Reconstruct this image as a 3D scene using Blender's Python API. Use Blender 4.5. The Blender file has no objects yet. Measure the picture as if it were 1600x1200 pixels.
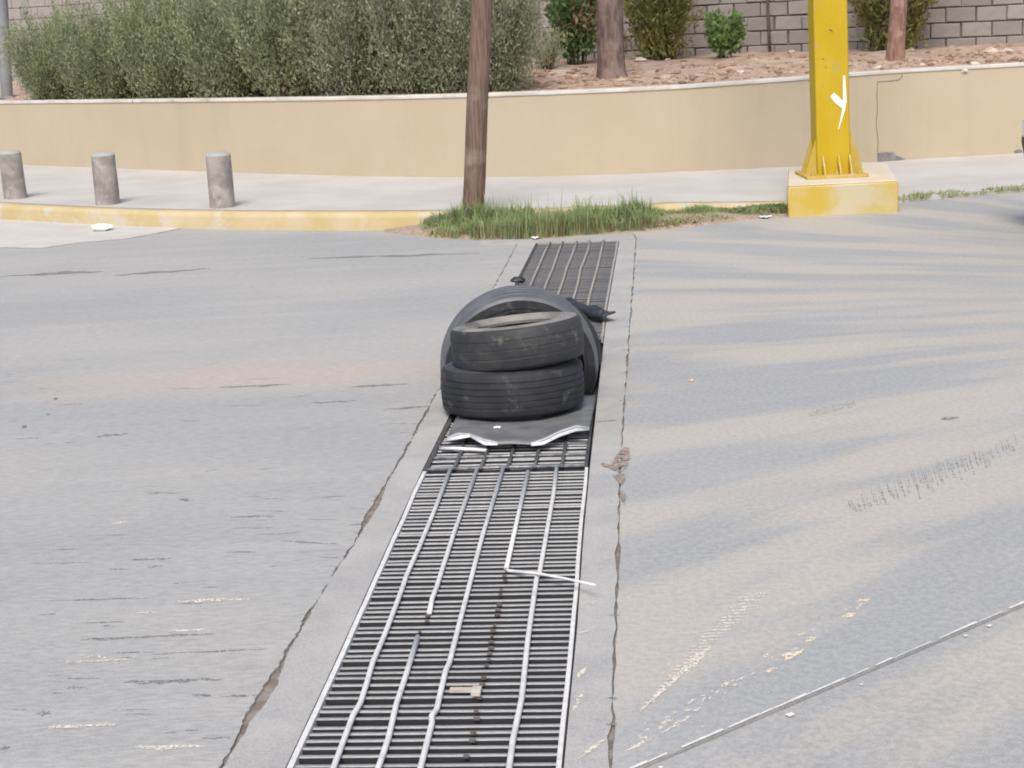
import bpy, bmesh, math, random
from mathutils import Vector, Matrix, noise
R_ = math.radians
rnd = random.Random(7)
scn = bpy.context.scene
col = scn.collection

# ------------------------------------------------------------------ camera
FPX, CAMH = 2400.0, 1.68
PITCH, ROLL = math.atan(560 / 2400), 0.05
r0 = Vector((1, 0, 0)); FW = Vector((0, math.cos(PITCH), -math.sin(PITCH))); u0 = Vector((0, math.sin(PITCH), math.cos(PITCH)))
UP = u0 * math.cos(ROLL) + r0 * math.sin(ROLL); RT = r0 * math.cos(ROLL) - u0 * math.sin(ROLL)
CAM = Vector((0, 0, CAMH))
cd = bpy.data.cameras.new('camera'); cam = bpy.data.objects.new('camera', cd); col.objects.link(cam)
cd.sensor_width = 36; cd.lens = 36 * FPX / 1600; cd.clip_end = 2000; cd.clip_start = .05
m = Matrix((RT, UP, -FW)).transposed().to_4x4(); m.translation = CAM
cam.matrix_world = m
scn.camera = cam

# ------------------------------------------------------------------ sky, sun, exposure
SUN_EL, SUN_AZ = R_(52), R_(188)
w = bpy.data.worlds.new('World'); scn.world = w; w.use_nodes = True
nt = w.node_tree
sky = nt.nodes.new('ShaderNodeTexSky'); sky.sky_type = 'NISHITA'; sky.sun_disc = False
sky.sun_elevation = SUN_EL; sky.sun_rotation = SUN_AZ; sky.air_density = 1.0; sky.dust_density = 9.0; sky.ozone_density = 0.3; sky.altitude = 1100
nt.links.new(sky.outputs[0], nt.nodes['Background'].inputs[0]); nt.nodes['Background'].inputs[1].default_value = 0.13
sd = bpy.data.lights.new('sun', 'SUN'); sd.energy = 1.5; sd.angle = R_(24); sd.color = (1, .962, .875)
so = bpy.data.objects.new('sun', sd); col.objects.link(so)
sdir = Vector((math.sin(SUN_AZ) * math.cos(SUN_EL), math.cos(SUN_AZ) * math.cos(SUN_EL), math.sin(SUN_EL)))
so.rotation_euler = sdir.to_track_quat('Z', 'Y').to_euler(); so.location = sdir * 30
vs = scn.view_settings
vs.view_transform = 'Standard'; vs.look = 'None'; vs.gamma = 1; vs.use_curve_mapping = False; vs.exposure = 0.6
scn.cycles.filter_width = 1.9

# ------------------------------------------------------------------ pixel -> place
def ray(x, y): return RT * ((x - 800) / FPX) - UP * ((y - 600) / FPX) + FW
def G(x, y, z=0.0):
    d = ray(x, y); return CAM + d * ((z - CAMH) / d.z)
def PY(x, y, Y):
    d = ray(x, y); return CAM + d * (Y / d.y)

# ------------------------------------------------------------------ mesh helpers
class MB:
    def __init__(s): s.v = []; s.f = []; s.mi = []; s.cur = 0
    def add(s, vs_, fs):
        b = len(s.v); s.v += [tuple(v) for v in vs_]
        for f in fs: s.f.append([b + i for i in f]); s.mi.append(s.cur)
    def box(s, c, d, M=None):
        x, y, z = d[0] / 2, d[1] / 2, d[2] / 2
        P = [Vector((i * x, j * y, k * z)) for k in (-1, 1) for j in (-1, 1) for i in (-1, 1)]
        c = Vector(c); P = [(M @ p if M else p) + c for p in P]
        s.add(P, [(0, 2, 3, 1), (4, 5, 7, 6), (0, 1, 5, 4), (2, 6, 7, 3), (0, 4, 6, 2), (1, 3, 7, 5)])
    def tube(s, pts, rad, n=8, cap=True, flat=1.0):
        pts = [Vector(p) for p in pts]; N = len(pts); vs_ = []
        for i, p in enumerate(pts):
            t = (pts[min(i + 1, N - 1)] - pts[max(i - 1, 0)]).normalized()
            ref = Vector((0, 0, 1)) if abs(t.z) < .9 else Vector((0, 1, 0))
            a = t.cross(ref).normalized(); b = a.cross(t).normalized()
            r = rad(i / (N - 1)) if callable(rad) else rad
            for k in range(n):
                an = 2 * math.pi * k / n
                vs_.append(p + a * (r * math.cos(an)) + b * (r * flat * math.sin(an)))
        fs = [(i * n + k, i * n + (k + 1) % n, (i + 1) * n + (k + 1) % n, (i + 1) * n + k) for i in range(N - 1) for k in range(n)]
        if cap: fs += [tuple(range(n))[::-1], tuple((N - 1) * n + k for k in range(n))]
        s.add(vs_, fs)
    def prism(s, poly, z0, z1):
        n = len(poly)
        s.add([(p[0], p[1], z0) for p in poly] + [(p[0], p[1], z1) for p in poly],
              [tuple(range(n))[::-1], tuple(range(n, 2 * n))] + [(i, (i + 1) % n, n + (i + 1) % n, n + i) for i in range(n)])
    def lathe(s, prof, n=64, axis='Z', closed=False, wob=None):
        vs_ = []; k = len(prof)
        for j in range(n):
            a = 2 * math.pi * j / n
            for (r, z) in prof:
                if wob: r = r * (1 + wob(a, z))
                vs_.append((r * math.cos(a), r * math.sin(a), z))
        fs = []
        for j in range(n):
            for i in range(k if closed else k - 1):
                i2 = (i + 1) % k; j2 = (j + 1) % n
                fs.append((j * k + i, j2 * k + i, j2 * k + i2, j * k + i2))
        s.add(vs_, fs)
    def ribbon(s, L, Rr):
        n = len(L)
        s.add(list(L) + list(Rr), [(i, i + 1, n + i + 1, n + i) for i in range(n - 1)])
    def mesh(s, name, smooth=False, mats=()):
        me = bpy.data.meshes.new(name); me.from_pydata(s.v, [], s.f)
        for mm in mats: me.materials.append(mm)
        if len(mats) > 1: me.polygons.foreach_set('material_index', s.mi)
        if smooth: me.polygons.foreach_set('use_smooth', [True] * len(me.polygons))
        bm = bmesh.new(); bm.from_mesh(me); bmesh.ops.recalc_face_normals(bm, faces=bm.faces)
        if any(len(f.verts) > 4 for f in bm.faces): bmesh.ops.triangulate(bm, faces=[f for f in bm.faces if len(f.verts) > 4])
        bm.to_mesh(me); bm.free()
        me.update(); return me
    def build(s, name, mat, parent=None, smooth=False):
        mats = mat if isinstance(mat, (list, tuple)) else [mat]
        return link(name, s.mesh(name, smooth, mats), parent)
def link(name, me, parent=None):
    o = bpy.data.objects.new(name, me); col.objects.link(o); o.parent = parent; return o
def empty(name, loc, rz=0):
    o = bpy.data.objects.new(name, None); col.objects.link(o); o.location = loc; o.rotation_euler = (0, 0, rz); o.empty_display_size = .1; return o
def tag(o, label=None, cat=None, group=None, kind=None):
    if label: o['label'] = label
    if cat: o['category'] = cat
    if group: o['group'] = group
    if kind: o['kind'] = kind
    return o
def struct(o): o['kind'] = 'structure'; return o
def autosmooth(o, ang=35):
    me = o.data; me.polygons.foreach_set('use_smooth', [True] * len(me.polygons))
    try: me.set_sharp_from_angle(angle=R_(ang))
    except Exception: pass
    return o
def bevel(o, wd, seg=2):
    b = o.modifiers.new('bevel', 'BEVEL'); b.width = wd; b.segments = seg; b.limit_method = 'ANGLE'; b.angle_limit = R_(40); return autosmooth(o, 50)

# ------------------------------------------------------------------ materials
def sset(n, k, v):
    if k in n.inputs: n.inputs[k].default_value = v
class NT:
    def __init__(s, name):
        s.m = bpy.data.materials.new(name); s.m.use_nodes = True; s.t = s.m.node_tree; s.b = s.t.nodes['Principled BSDF']
        s.co = s.t.nodes.new('ShaderNodeTexCoord').outputs['Object']
    def n(s, ty, **kw):
        nd = s.t.nodes.new(ty)
        for k, v in kw.items(): setattr(nd, k, v)
        return nd
    def l(s, a, b): s.t.links.new(a, b)
    def math(s, op, a, b=None, c=None, clamp=False):
        nd = s.n('ShaderNodeMath', operation=op, use_clamp=clamp)
        for i, x in enumerate((a, b, c)):
            if x is None: continue
            if isinstance(x, (int, float)): nd.inputs[i].default_value = x
            else: s.l(x, nd.inputs[i])
        return nd.outputs[0]
    def noise(s, scale=1, detail=4, rough=.55, stretch=None, rot=0, co=None, dist=0, off=(0, 0, 0)):
        co = co or s.co
        mp = s.n('ShaderNodeMapping'); mp.inputs['Rotation'].default_value[2] = rot; mp.inputs['Location'].default_value = off
        if stretch: mp.inputs['Scale'].default_value = stretch
        s.l(co, mp.inputs[0])
        nz = s.n('ShaderNodeTexNoise'); nz.inputs['Scale'].default_value = scale; nz.inputs['Detail'].default_value = detail; nz.inputs['Roughness'].default_value = rough; nz.inputs['Distortion'].default_value = dist
        s.l(mp.outputs[0], nz.inputs['Vector']); return nz.outputs['Fac']
    def ramp(s, f, a, b):
        mr = s.n('ShaderNodeMapRange'); mr.interpolation_type = 'SMOOTHSTEP'
        s.l(f, mr.inputs[0]); mr.inputs[1].default_value = a; mr.inputs[2].default_value = b; return mr.outputs[0]
    def mix(s, f, a, b, mode='MIX'):
        nd = s.n('ShaderNodeMix', data_type='RGBA', blend_type=mode)
        for i, x in ((0, f), (6, a), (7, b)):
            if isinstance(x, (int, float)): nd.inputs[i].default_value = x
            elif isinstance(x, tuple): nd.inputs[i].default_value = (*x, 1)
            else: s.l(x, nd.inputs[i])
        return nd.outputs[2]
    def bump(s, h, strength=.3, dist=.01):
        b = s.n('ShaderNodeBump'); b.inputs['Strength'].default_value = strength; b.inputs['Distance'].default_value = dist
        s.l(h, b.inputs['Height']); s.l(b.outputs[0], s.b.inputs['Normal'])
    def done(s, colr=None, rough=.8, metal=0, spec=.3):
        if colr is not None:
            if isinstance(colr, tuple): s.b.inputs['Base Color'].default_value = (*colr, 1)
            else: s.l(colr, s.b.inputs['Base Color'])
        if isinstance(rough, (int, float)): s.b.inputs['Roughness'].default_value = rough
        else: s.l(rough, s.b.inputs['Roughness'])
        s.b.inputs['Metallic'].default_value = metal; sset(s.b, 'Specular IOR Level', spec)
        return s.m
def pm(name, c1, c2, scale=4, rough=.8, metal=0, spec=.3, bs=60, bstr=.2, bd=.004, c3=None, s3=1.2, lo=.35, hi=.65, stretch=None, f3=(.5, .7)):
    k = NT(name); c = k.mix(k.ramp(k.noise(scale, 6, .6, stretch), lo, hi), c1, c2)
    if c3: c = k.mix(k.ramp(k.noise(s3, 5, .6, off=(3.1, 1.7, 8)), *f3), c, c3)
    if bstr: k.bump(k.noise(bs, 4, .6, stretch), bstr, bd)
    return k.done(c, rough, metal, spec)
def leafmat(name, cols, rough=.65):
    k = NT(name); g = k.n('ShaderNodeNewGeometry'); f = g.outputs['Random Per Island']
    cr = k.n('ShaderNodeValToRGB'); e = cr.color_ramp.elements
    while len(e) < len(cols): e.new(.5)
    for i, c in enumerate(cols): e[i].position = i / (len(cols) - 1); e[i].color = (*c, 1)
    k.l(f, cr.inputs[0])
    c2 = k.mix(k.ramp(k.noise(2.6, 3, off=(5, 2, 1)), .3, .7), (.86, .87, .88), (1.3, 1.28, 1.24))
    c = k.mix(1.0, cr.outputs[0], c2, 'MULTIPLY')
    tr = k.n('ShaderNodeBsdfTranslucent'); k.l(c, tr.inputs[0]); mx = k.n('ShaderNodeMixShader'); mx.inputs[0].default_value = .4
    k.done(c, rough, 0, .25)
    out = k.t.nodes['Material Output']; k.l(k.b.outputs[0], mx.inputs[1]); k.l(tr.outputs[0], mx.inputs[2]); k.l(mx.outputs[0], out.inputs[0])
    return k.m

def road_left_mat():
    k = NT('worn_road')
    base = k.mix(k.ramp(k.noise(.45, 5, .55, (.6, 1, 1)), .35, .65), (.302, .311, .308), (.38, .373, .346))
    base = k.mix(k.math('MULTIPLY', k.ramp(k.noise(1, 5, .6, (.55, 5.5, 1), .03), .45, .75), .45), base, (.455, .44, .405))
    base = k.mix(k.math('MULTIPLY', k.ramp(k.noise(1, 6, .7, (1.6, 22, 1), .04, off=(2, 7, 0)), .56, .74), .55), base, (.2, .21, .225))
    # dusty tan patch beside the tyres
    sp = k.n('ShaderNodeSeparateXYZ'); k.l(k.co, sp.inputs[0])
    c = G(430, 585)
    dx = k.math('MULTIPLY', k.math('SUBTRACT', sp.outputs[0], c.x), .55); dy = k.math('MULTIPLY', k.math('SUBTRACT', sp.outputs[1], c.y), 1.75)
    d = k.math('SQRT', k.math('ADD', k.math('MULTIPLY', dx, dx), k.math('MULTIPLY', dy, dy)))
    d = k.math('ADD', d, k.math('MULTIPLY', k.noise(1, 5, .6, (.8, 4, 1)), 1.1))
    f = k.ramp(d, 1.6, .75)
    base = k.mix(k.math('MULTIPLY', f, .8), base, (.45, .38, .315))
    grit = k.ramp(k.noise(190, 3, .75), .3, .7); base = k.mix(.2, base, k.mix(grit, (.12, .12, .12), (.66, .65, .64)))
    base = k.mix(.16, base, k.mix(k.ramp(k.noise(40, 5, .7, (.5, 1.6, 1)), .35, .65), (.15, .15, .155), (.6, .59, .58)))
    base = k.mix(k.math('MULTIPLY', k.ramp(k.noise(2.2, 5, .7, (.7, 1.5, 1), off=(9, 4, 0)), .6, .75), .35), base, (.2, .2, .205))
    h = k.math('ADD', k.noise(1, 6, .7, (3, 30, 1), .04), k.math('MULTIPLY', k.noise(90, 4, .7), .8)); k.bump(h, .3, .006)
    return k.done(base, .72, 0, .35)
def road_right_mat(name='brushed_slab', dark=1.0):
    k = NT(name)
    sp = k.n('ShaderNodeSeparateXYZ'); k.l(k.co, sp.inputs[0]); x, y = sp.outputs[0], sp.outputs[1]
    # wheel paths fan out from the lane on the right
    dx = k.math('SUBTRACT', 6.2, x); dy = k.math('SUBTRACT', 8.2, y)
    ang = k.math('ARCTAN2', dy, dx); rad = k.math('SQRT', k.math('ADD', k.math('MULTIPLY', dx, dx), k.math('MULTIPLY', dy, dy)))
    cb = k.n('ShaderNodeCombineXYZ'); k.l(k.math('MULTIPLY', rad, .16), cb.inputs[0]); k.l(k.math('MULTIPLY', ang, 4.2), cb.inputs[1]); arc = cb.outputs[0]
    st = k.ramp(k.noise(3.0, 3, .5, co=arc), .42, .58)
    fade = k.ramp(rad, 1.8, 4.6); st = k.math('ADD', k.math('MULTIPLY', st, fade), k.math('MULTIPLY', k.math('SUBTRACT', 1.0, fade), .5))
    base = k.mix(st, (.288 * dark, .301 * dark, .302 * dark), (.425 * dark, .39 * dark, .333 * dark))
    st2 = k.ramp(k.noise(11, 5, .65, co=arc, off=(4, 2, 0)), .35, .7)
    base = k.mix(k.math('MULTIPLY', k.math('MULTIPLY', st2, fade), .22), base, (.42, .41, .39))
    spots = k.ramp(k.noise(3.5, 5, .7, off=(9, 4, 0)), .62, .74); base = k.mix(k.math('MULTIPLY', spots, .3), base, (.22, .225, .23))
    base = k.mix(k.math('MULTIPLY', k.ramp(k.noise(.5, 4), .45, .7), .3), base, (.4, .4, .4))
    # broom finish: fine ridges that run away from the viewer, and ribbed tread prints along one arc
    br = k.noise(1, 3, .6, (70, 2.2, 1), -.1)
    base = k.mix(.17, base, k.mix(k.ramp(k.noise(190, 3, .75), .3, .7), (.12, .12, .12), (.68, .67, .66)))
    base = k.mix(.14, base, k.mix(k.ramp(k.noise(45, 4, .7), .35, .65), (.16, .16, .16), (.62, .61, .6)))
    k.bump(k.math('ADD', br, k.math('MULTIPLY', k.noise(110, 3, .7), .7)), .16, .004)
    return k.done(base, .66, 0, .4)

M = {}
M['road'] = road_left_mat()
M['slab'] = road_right_mat()
M['slab2'] = road_right_mat('brushed_slab_near', .98)
def apron_mat():
    k = NT('apron_concrete'); c = k.mix(k.ramp(k.noise(3.2, 6, .65), .35, .65), (.33, .33, .322), (.405, .398, .378))
    c = k.mix(k.math('MULTIPLY', k.ramp(k.noise(1.4, 5, .65, off=(3, 1, 0)), .5, .72), .5), c, (.29, .282, .268))
    c = k.mix(k.math('MULTIPLY', k.ramp(k.noise(16, 5, .7, off=(1, 8, 0)), .6, .74), .45), c, (.2, .19, .18))
    c = k.mix(.2, c, k.mix(k.ramp(k.noise(170, 3, .75), .3, .7), (.14, .14, .14), (.64, .63, .61)))
    k.bump(k.math('ADD', k.noise(70, 4, .7), k.math('MULTIPLY', k.noise(8, 4, .6), 1.5)), .4, .006); return k.done(c, .78, 0, .3)
M['apron'] = apron_mat()
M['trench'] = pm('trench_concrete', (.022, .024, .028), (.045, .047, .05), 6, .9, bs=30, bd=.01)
M['earth'] = pm('earth', (.17, .15, .13), (.27, .24, .21), 18, .95, bs=80, bstr=.5, bd=.01)
M['gutter'] = pm('gutter_concrete', (.48, .46, .43), (.54, .52, .485), 2.5, .85, bs=60)
M['sidewalk'] = pm('pavement_concrete', (.455, .44, .415), (.51, .495, .468), 1.2, .85, bs=50, bstr=.2, c3=(.42, .40, .38), s3=.6, f3=(.55, .8))
M['kerb'] = pm('kerb_yellow', (.47, .375, .19), (.51, .43, .28), 2.5, .75, bs=40, bstr=.35, bd=.006, c3=(.50, .45, .36), s3=5, f3=(.52, .68))
M['wall'] = pm('tan_stucco', (.445, .378, .27), (.47, .402, .293), .9, .85, bs=90, bstr=.35, bd=.004, c3=(.455, .40, .31), s3=.45)
kw = M['wall'].node_tree; _k = NT.__new__(NT); _k.m = M['wall']; _k.t = kw; _k.b = kw.nodes['Principled BSDF']; _k.co = [q for q in kw.nodes if q.type == 'TEX_COORD'][0].outputs['Object']
_src = _k.b.inputs['Base Color'].links[0].from_socket
_c = _k.mix(_k.math('MULTIPLY', _k.ramp(_k.noise(1, 5, .65, (2.2, 2.2, .35)), .52, .75), .16), _src, (.30, .255, .2))
_c = _k.mix(_k.math('MULTIPLY', _k.ramp(_k.noise(7, 5, .7, off=(3, 3, 3)), .62, .75), .25), _c, (.5, .46, .4)); _k.l(_c, _k.b.inputs['Base Color'])
M['coping'] = pm('coping_plaster', (.50, .465, .41), (.62, .59, .54), 3, .8, bs=50, c3=(.36, .33, .28), s3=4, f3=(.58, .75))
M['crack'] = pm('crack_dark', (.12, .10, .085), (.2, .17, .14), 20, .95, bstr=0)
M['broken'] = pm('bare_block', (.17, .165, .16), (.26, .25, .25), 14, .95, bs=60, bstr=.5)
M['soil'] = pm('red_soil', (.35, .24, .18), (.46, .345, .27), 3, .95, bs=25, bstr=.6, bd=.02, c3=(.52, .42, .33), s3=1.1)
M['stone'] = pm('pale_stone', (.45, .38, .31), (.66, .58, .48), 9, .9, bs=40, bstr=.4)
M['chips'] = leafmat('soil_chips', [(.3, .19, .14), (.45, .33, .25), (.62, .52, .42), (.40, .27, .2), (.55, .44, .35)], .95)
kb = NT('concrete_block'); oi = kb.n('ShaderNodeObjectInfo')
cc = kb.mix(oi.outputs['Random'], (.29, .265, .25), (.36, .335, .315)); cc = kb.mix(kb.math('MULTIPLY', kb.ramp(kb.noise(9, 5, .7), .4, .7), .5), cc, (.25, .23, .22))
kb.bump(kb.noise(60, 4, .7), .5, .01); M['block'] = kb.done(cc, .95, 0, .2)
M['mortar'] = pm('mortar', (.2, .185, .175), (.27, .255, .24), 12, .95, bs=40)
k_ = NT('rubber')
c_ = k_.mix(k_.ramp(k_.noise(7, 5, .6), .35, .7), (.016, .017, .0205), (.03, .0315, .036)); c_ = k_.mix(k_.math('MULTIPLY', k_.ramp(k_.noise(14, 5, .7, off=(3, 1, 2)), .55, .75), .55), c_, (.16, .145, .125))
k_.bump(k_.noise(120, 3, .6), .25, .003); M['rubber'] = k_.done(c_, .66, 0, .4)
k_ = NT('dusty_rubber')
c_ = k_.mix(k_.ramp(k_.noise(5, 5, .65), .35, .65), (.023, .0245, .028), (.044, .0445, .046)); c_ = k_.mix(k_.math('MULTIPLY', k_.ramp(k_.noise(13, 6, .75, off=(1, 4, 2)), .56, .76), .6), c_, (.22, .2, .175))
k_.bump(k_.noise(90, 4, .6), .3, .004); M['dustrubber'] = k_.done(c_, .62, 0, .4)
M['sidewall'] = pm('tyre_sidewall', (.035, .037, .041), (.065, .067, .072), 6, .55, spec=.5, bs=90, bstr=.2, bd=.002)
M['dustwall'] = pm('dusty_sidewall', (.16, .155, .145), (.25, .24, .225), 8, .8, bs=80, bstr=.3, c3=(.10, .1, .1), s3=6)
M['greytread'] = pm('grey_skylit_tread', (.075, .08, .088), (.12, .125, .135), 6, .5, spec=.55, bs=80, bstr=.2, bd=.002)  # lighter grey puts the sky highlight into the upright tyre's tread colour
M['liner'] = pm('tyre_liner', (.02, .02, .024), (.035, .035, .04), 6, .6, bs=60)
M['steel'] = pm('worn_steel', (.17, .18, .19), (.37, .375, .38), 30, .45, metal=.4, spec=.5, bs=120, bstr=.25, bd=.002, c3=(.25, .22, .2), s3=18, f3=(.58, .75))
M['steelrod'] = pm('polished_rod', (.62, .61, .59), (.74, .73, .71), 25, .5, metal=.1, spec=.5, bs=120, bstr=.25, bd=.002, c3=(.42, .36, .31), s3=14, f3=(.62, .8))
M['darksteel'] = pm('dull_steel', (.075, .08, .085), (.13, .13, .135), 25, .55, metal=.5, bs=90, bstr=.3, bd=.002, c3=(.15, .15, .155), s3=9)
M['farrod'] = pm('dusty_rod', (.36, .33, .30), (.45, .42, .38), 20, .6, metal=.3, bs=90)
M['plate'] = pm('grey_sheet', (.17, .175, .18), (.26, .265, .265), 7, .5, metal=.35, spec=.45, bs=30, bstr=.4, bd=.006, c3=(.26, .25, .24), s3=10)
M['bright'] = pm('bright_edge', (.72, .71, .69), (.85, .84, .82), 30, .4, metal=.4, bs=60)
M['blackplastic'] = pm('black_rubber_sheet', (.02, .022, .028), (.04, .042, .05), 12, .45, spec=.5, bs=50)
kp = NT('yellow_paint')
cp = kp.mix(kp.ramp(kp.noise(2.5, 5, .6, (2, 2, .7)), .35, .7), (.46, .315, .010), (.49, .345, .022)); cp = kp.mix(kp.ramp(kp.noise(10, 6, .7, (1, 1, .5), off=(2, 3, 1)), .66, .70), cp, (.10, .08, .06))
cp = kp.mix(kp.math('MULTIPLY', kp.ramp(kp.noise(5, 4, .6, off=(8, 1, 1)), .6, .72), .5), cp, (.36, .29, .14)); kp.bump(kp.noise(30, 4, .6), .15, .004); M['yellow'] = kp.done(cp, .6, 0, .25)
M['dustyyellow'] = pm('dusty_yellow', (.44, .31, .04), (.47, .36, .11), 6, .6, bs=50, c3=(.5, .4, .2), s3=7)
M['plinth'] = pm('plinth_yellow', (.50, .36, .06), (.50, .41, .19), 3, .8, bs=40, bstr=.4, c3=(.5, .44, .30), s3=2.4, f3=(.45, .62))
M['plinthtop'] = pm('plinth_top', (.56, .49, .39), (.63, .555, .45), 5, .85, bs=50, c3=(.6, .5, .35), s3=6)
M['whitepaint'] = pm('white_paint', (.78, .77, .74), (.85, .84, .81), 20, .6, bs=60)
M['bollard'] = pm('bollard_concrete', (.22, .2, .185), (.33, .305, .285), 6, .9, bs=40, bstr=.6, bd=.01, c3=(.38, .36, .34), s3=9)
M['wood'] = pm('pole_wood', (.12, .075, .058), (.20, .135, .11), 6, .85, bs=12, bstr=.7, bd=.01, stretch=(8, 8, .6), c3=(.26, .2, .17), s3=3)
M['bark'] = pm('bark_dark', (.12, .085, .075), (.22, .165, .145), 6, .95, bs=9, bstr=.9, bd=.03, stretch=(3, 3, .7), c3=(.27, .2, .17), s3=5)
M['bark2'] = pm('bark_red', (.2, .105, .08), (.31, .19, .15), 6, .95, bs=9, bstr=.9, bd=.03, stretch=(3, 3, .7), c3=(.38, .27, .22), s3=7)
M['twig'] = pm('twig', (.08, .06, .045), (.14, .11, .085), 12, .9, bstr=0)
M['greypole'] = pm('grey_pole_paint', (.20, .21, .225), (.26, .265, .28), 5, .6, bs=50)
M['rust'] = pm('rusty_iron', (.10, .085, .075), (.16, .135, .12), 20, .85, bs=50)
M['sage'] = leafmat('sage_leaf', [(.17, .195, .11), (.26, .295, .165), (.37, .41, .24), (.22, .255, .145), (.31, .34, .205)])
M['sage2'] = leafmat('sage_leaf_grey', [(.18, .195, .13), (.265, .285, .185), (.37, .39, .26), (.225, .245, .165), (.32, .335, .23)])
M['oleander'] = leafmat('oleander_leaf', [(.08, .13, .06), (.15, .23, .09), (.21, .29, .13), (.1, .16, .07), (.18, .25, .1)])
M['dry'] = leafmat('dry_leaf', [(.42, .29, .17), (.52, .39, .25), (.38, .25, .15)])
M['olive'] = leafmat('olive_leaf', [(.13, .14, .05), (.24, .245, .09), (.34, .33, .13), (.17, .18, .065), (.29, .28, .11)])
M['fresh'] = leafmat('fresh_leaf', [(.09, .16, .05), (.16, .26, .08), (.24, .34, .12), (.1, .18, .06), (.34, .42, .2)])
M['pale'] = leafmat('pale_leaf', [(.28, .3, .17), (.36, .37, .23), (.42, .42, .27)])
M['grass'] = leafmat('grass_blade', [(.2, .27, .11), (.25, .34, .14), (.32, .41, .19), (.23, .31, .13), (.4, .43, .25), (.28, .36, .16)])
M['drygrass'] = leafmat('dry_grass', [(.3, .24, .14), (.38, .31, .19), (.24, .19, .12)])
M['facade'] = pm('peach_panel', (.56, .43, .32), (.64, .51, .39), 2, .8, bs=20)
M['facade2'] = pm('pink_grey_plaster', (.42, .37, .345), (.5, .45, .42), 1.5, .9, bs=20)
M['litter'] = pm('white_foam', (.82, .82, .8), (.9, .9, .88), 10, .6, bs=40)
M['wrap'] = pm('clear_wrapper', (.6, .68, .75), (.75, .8, .85), 15, .3, spec=.6, bs=30)
M['scrap'] = pm('tan_scrap', (.42, .37, .31), (.55, .5, .43), 20, .85, bs=60)
M['scuff'] = pm('pale_scuff', (.58, .54, .47), (.68, .64, .57), 40, .8, bstr=0)
M['scuffy'] = pm('cream_scuff', (.64, .55, .4), (.72, .64, .5), 40, .8, bstr=0)
M['gouge'] = pm('dark_gouge', (.16, .165, .175), (.24, .245, .25), 30, .85, bstr=0)
def worn(mat, lo, hi, sc=140):
    t = mat.node_tree; b = t.nodes['Principled BSDF']; co = [x for x in t.nodes if x.type == 'TEX_COORD'][0].outputs['Object']
    nz = t.nodes.new('ShaderNodeTexNoise'); nz.inputs['Scale'].default_value = sc; nz.inputs['Detail'].default_value = 5; t.links.new(co, nz.inputs['Vector'])
    mr = t.nodes.new('ShaderNodeMapRange'); mr.inputs[1].default_value = lo; mr.inputs[2].default_value = hi; t.links.new(nz.outputs['Fac'], mr.inputs[0]); t.links.new(mr.outputs[0], b.inputs['Alpha'])
M['crumb'] = pm('crumbled_concrete', (.25, .205, .17), (.33, .28, .24), 25, .95, bs=60, bstr=.6); worn(M['crumb'], .38, .52, 45)
M['lip'] = pm('chipped_lip', (.58, .57, .55), (.7, .69, .67), 30, .8, bs=60)
worn(M['scuff'], .32, .56, 110); worn(M['scuffy'], .3, .5, 90); worn(M['gouge'], .36, .68, 90)
M['brownstain'] = pm('brown_crumble', (.27, .2, .155), (.38, .3, .24), 25, .95, bs=60, bstr=.6)
M['carpaint'] = pm('dark_car_paint', (.035, .033, .04), (.04, .038, .045), 2, .25, metal=.3, spec=.6, bstr=0)
M['glass'] = pm('car_glass', (.015, .017, .02), (.02, .022, .025), 2, .08, spec=.7, bstr=0)
M['chrome'] = pm('rim_metal', (.5, .5, .5), (.6, .6, .6), 4, .3, metal=.9, bstr=0)
M['lamp'] = pm('lamp_glass', (.7, .7, .7), (.8, .8, .8), 4, .1, spec=.6, bstr=0)
M['redlamp'] = pm('red_lamp', (.4, .02, .02), (.45, .03, .02), 4, .2, spec=.6, bstr=0)
M['blacktrim'] = pm('black_trim', (.02, .02, .02), (.03, .03, .03), 5, .6, bs=30)

# ------------------------------------------------------------------ drain geometry on the ground
DIR = (Vector((.281 + .0, 5.80, 0)) - Vector((.05, 3.264, 0))).normalized()   # along the drain
PER = Vector((DIR.y, -DIR.x, 0))
O = (G(454, 1200) + G(872.5, 1200)) / 2
DRZ = -math.atan2(DIR.x, DIR.y)
def st(p): d = Vector(p) - O; return d.dot(DIR), d.dot(PER)
def wp(s, t, z=0): q = O + DIR * s + PER * t; return Vector((q.x, q.y, z))
Lpx = [(454, 1200), (528, 1039.5), (617, 840), (666.6, 730.6), (812.5, 433.5), (839.5, 380)]
Rpx = [(873, 1200), (895, 985), (906, 840), (918, 721), (946, 483), (965.5, 376.5)]
LS = [st(G(*q)) for q in Lpx]; RS = [st(G(*q)) for q in Rpx]
LS = [(-1.6, LS[0][1] - .01)] + LS; RS = [(-1.6, RS[0][1] + .01)] + RS
S_END = (LS[-1][0] + RS[-1][0]) / 2
LS[-1] = (S_END, LS[-1][1]); RS[-1] = (S_END, RS[-1][1])
def itp(P, s):
    if s <= P[0][0]: return P[0][1]
    for a, b in zip(P, P[1:]):
        if s <= b[0]: return a[1] + (b[1] - a[1]) * (s - a[0]) / (b[0] - a[0])
    return P[-1][1]
tl = lambda s: itp(LS, s); trr = lambda s: itp(RS, s)
S0 = -1.6

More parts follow.
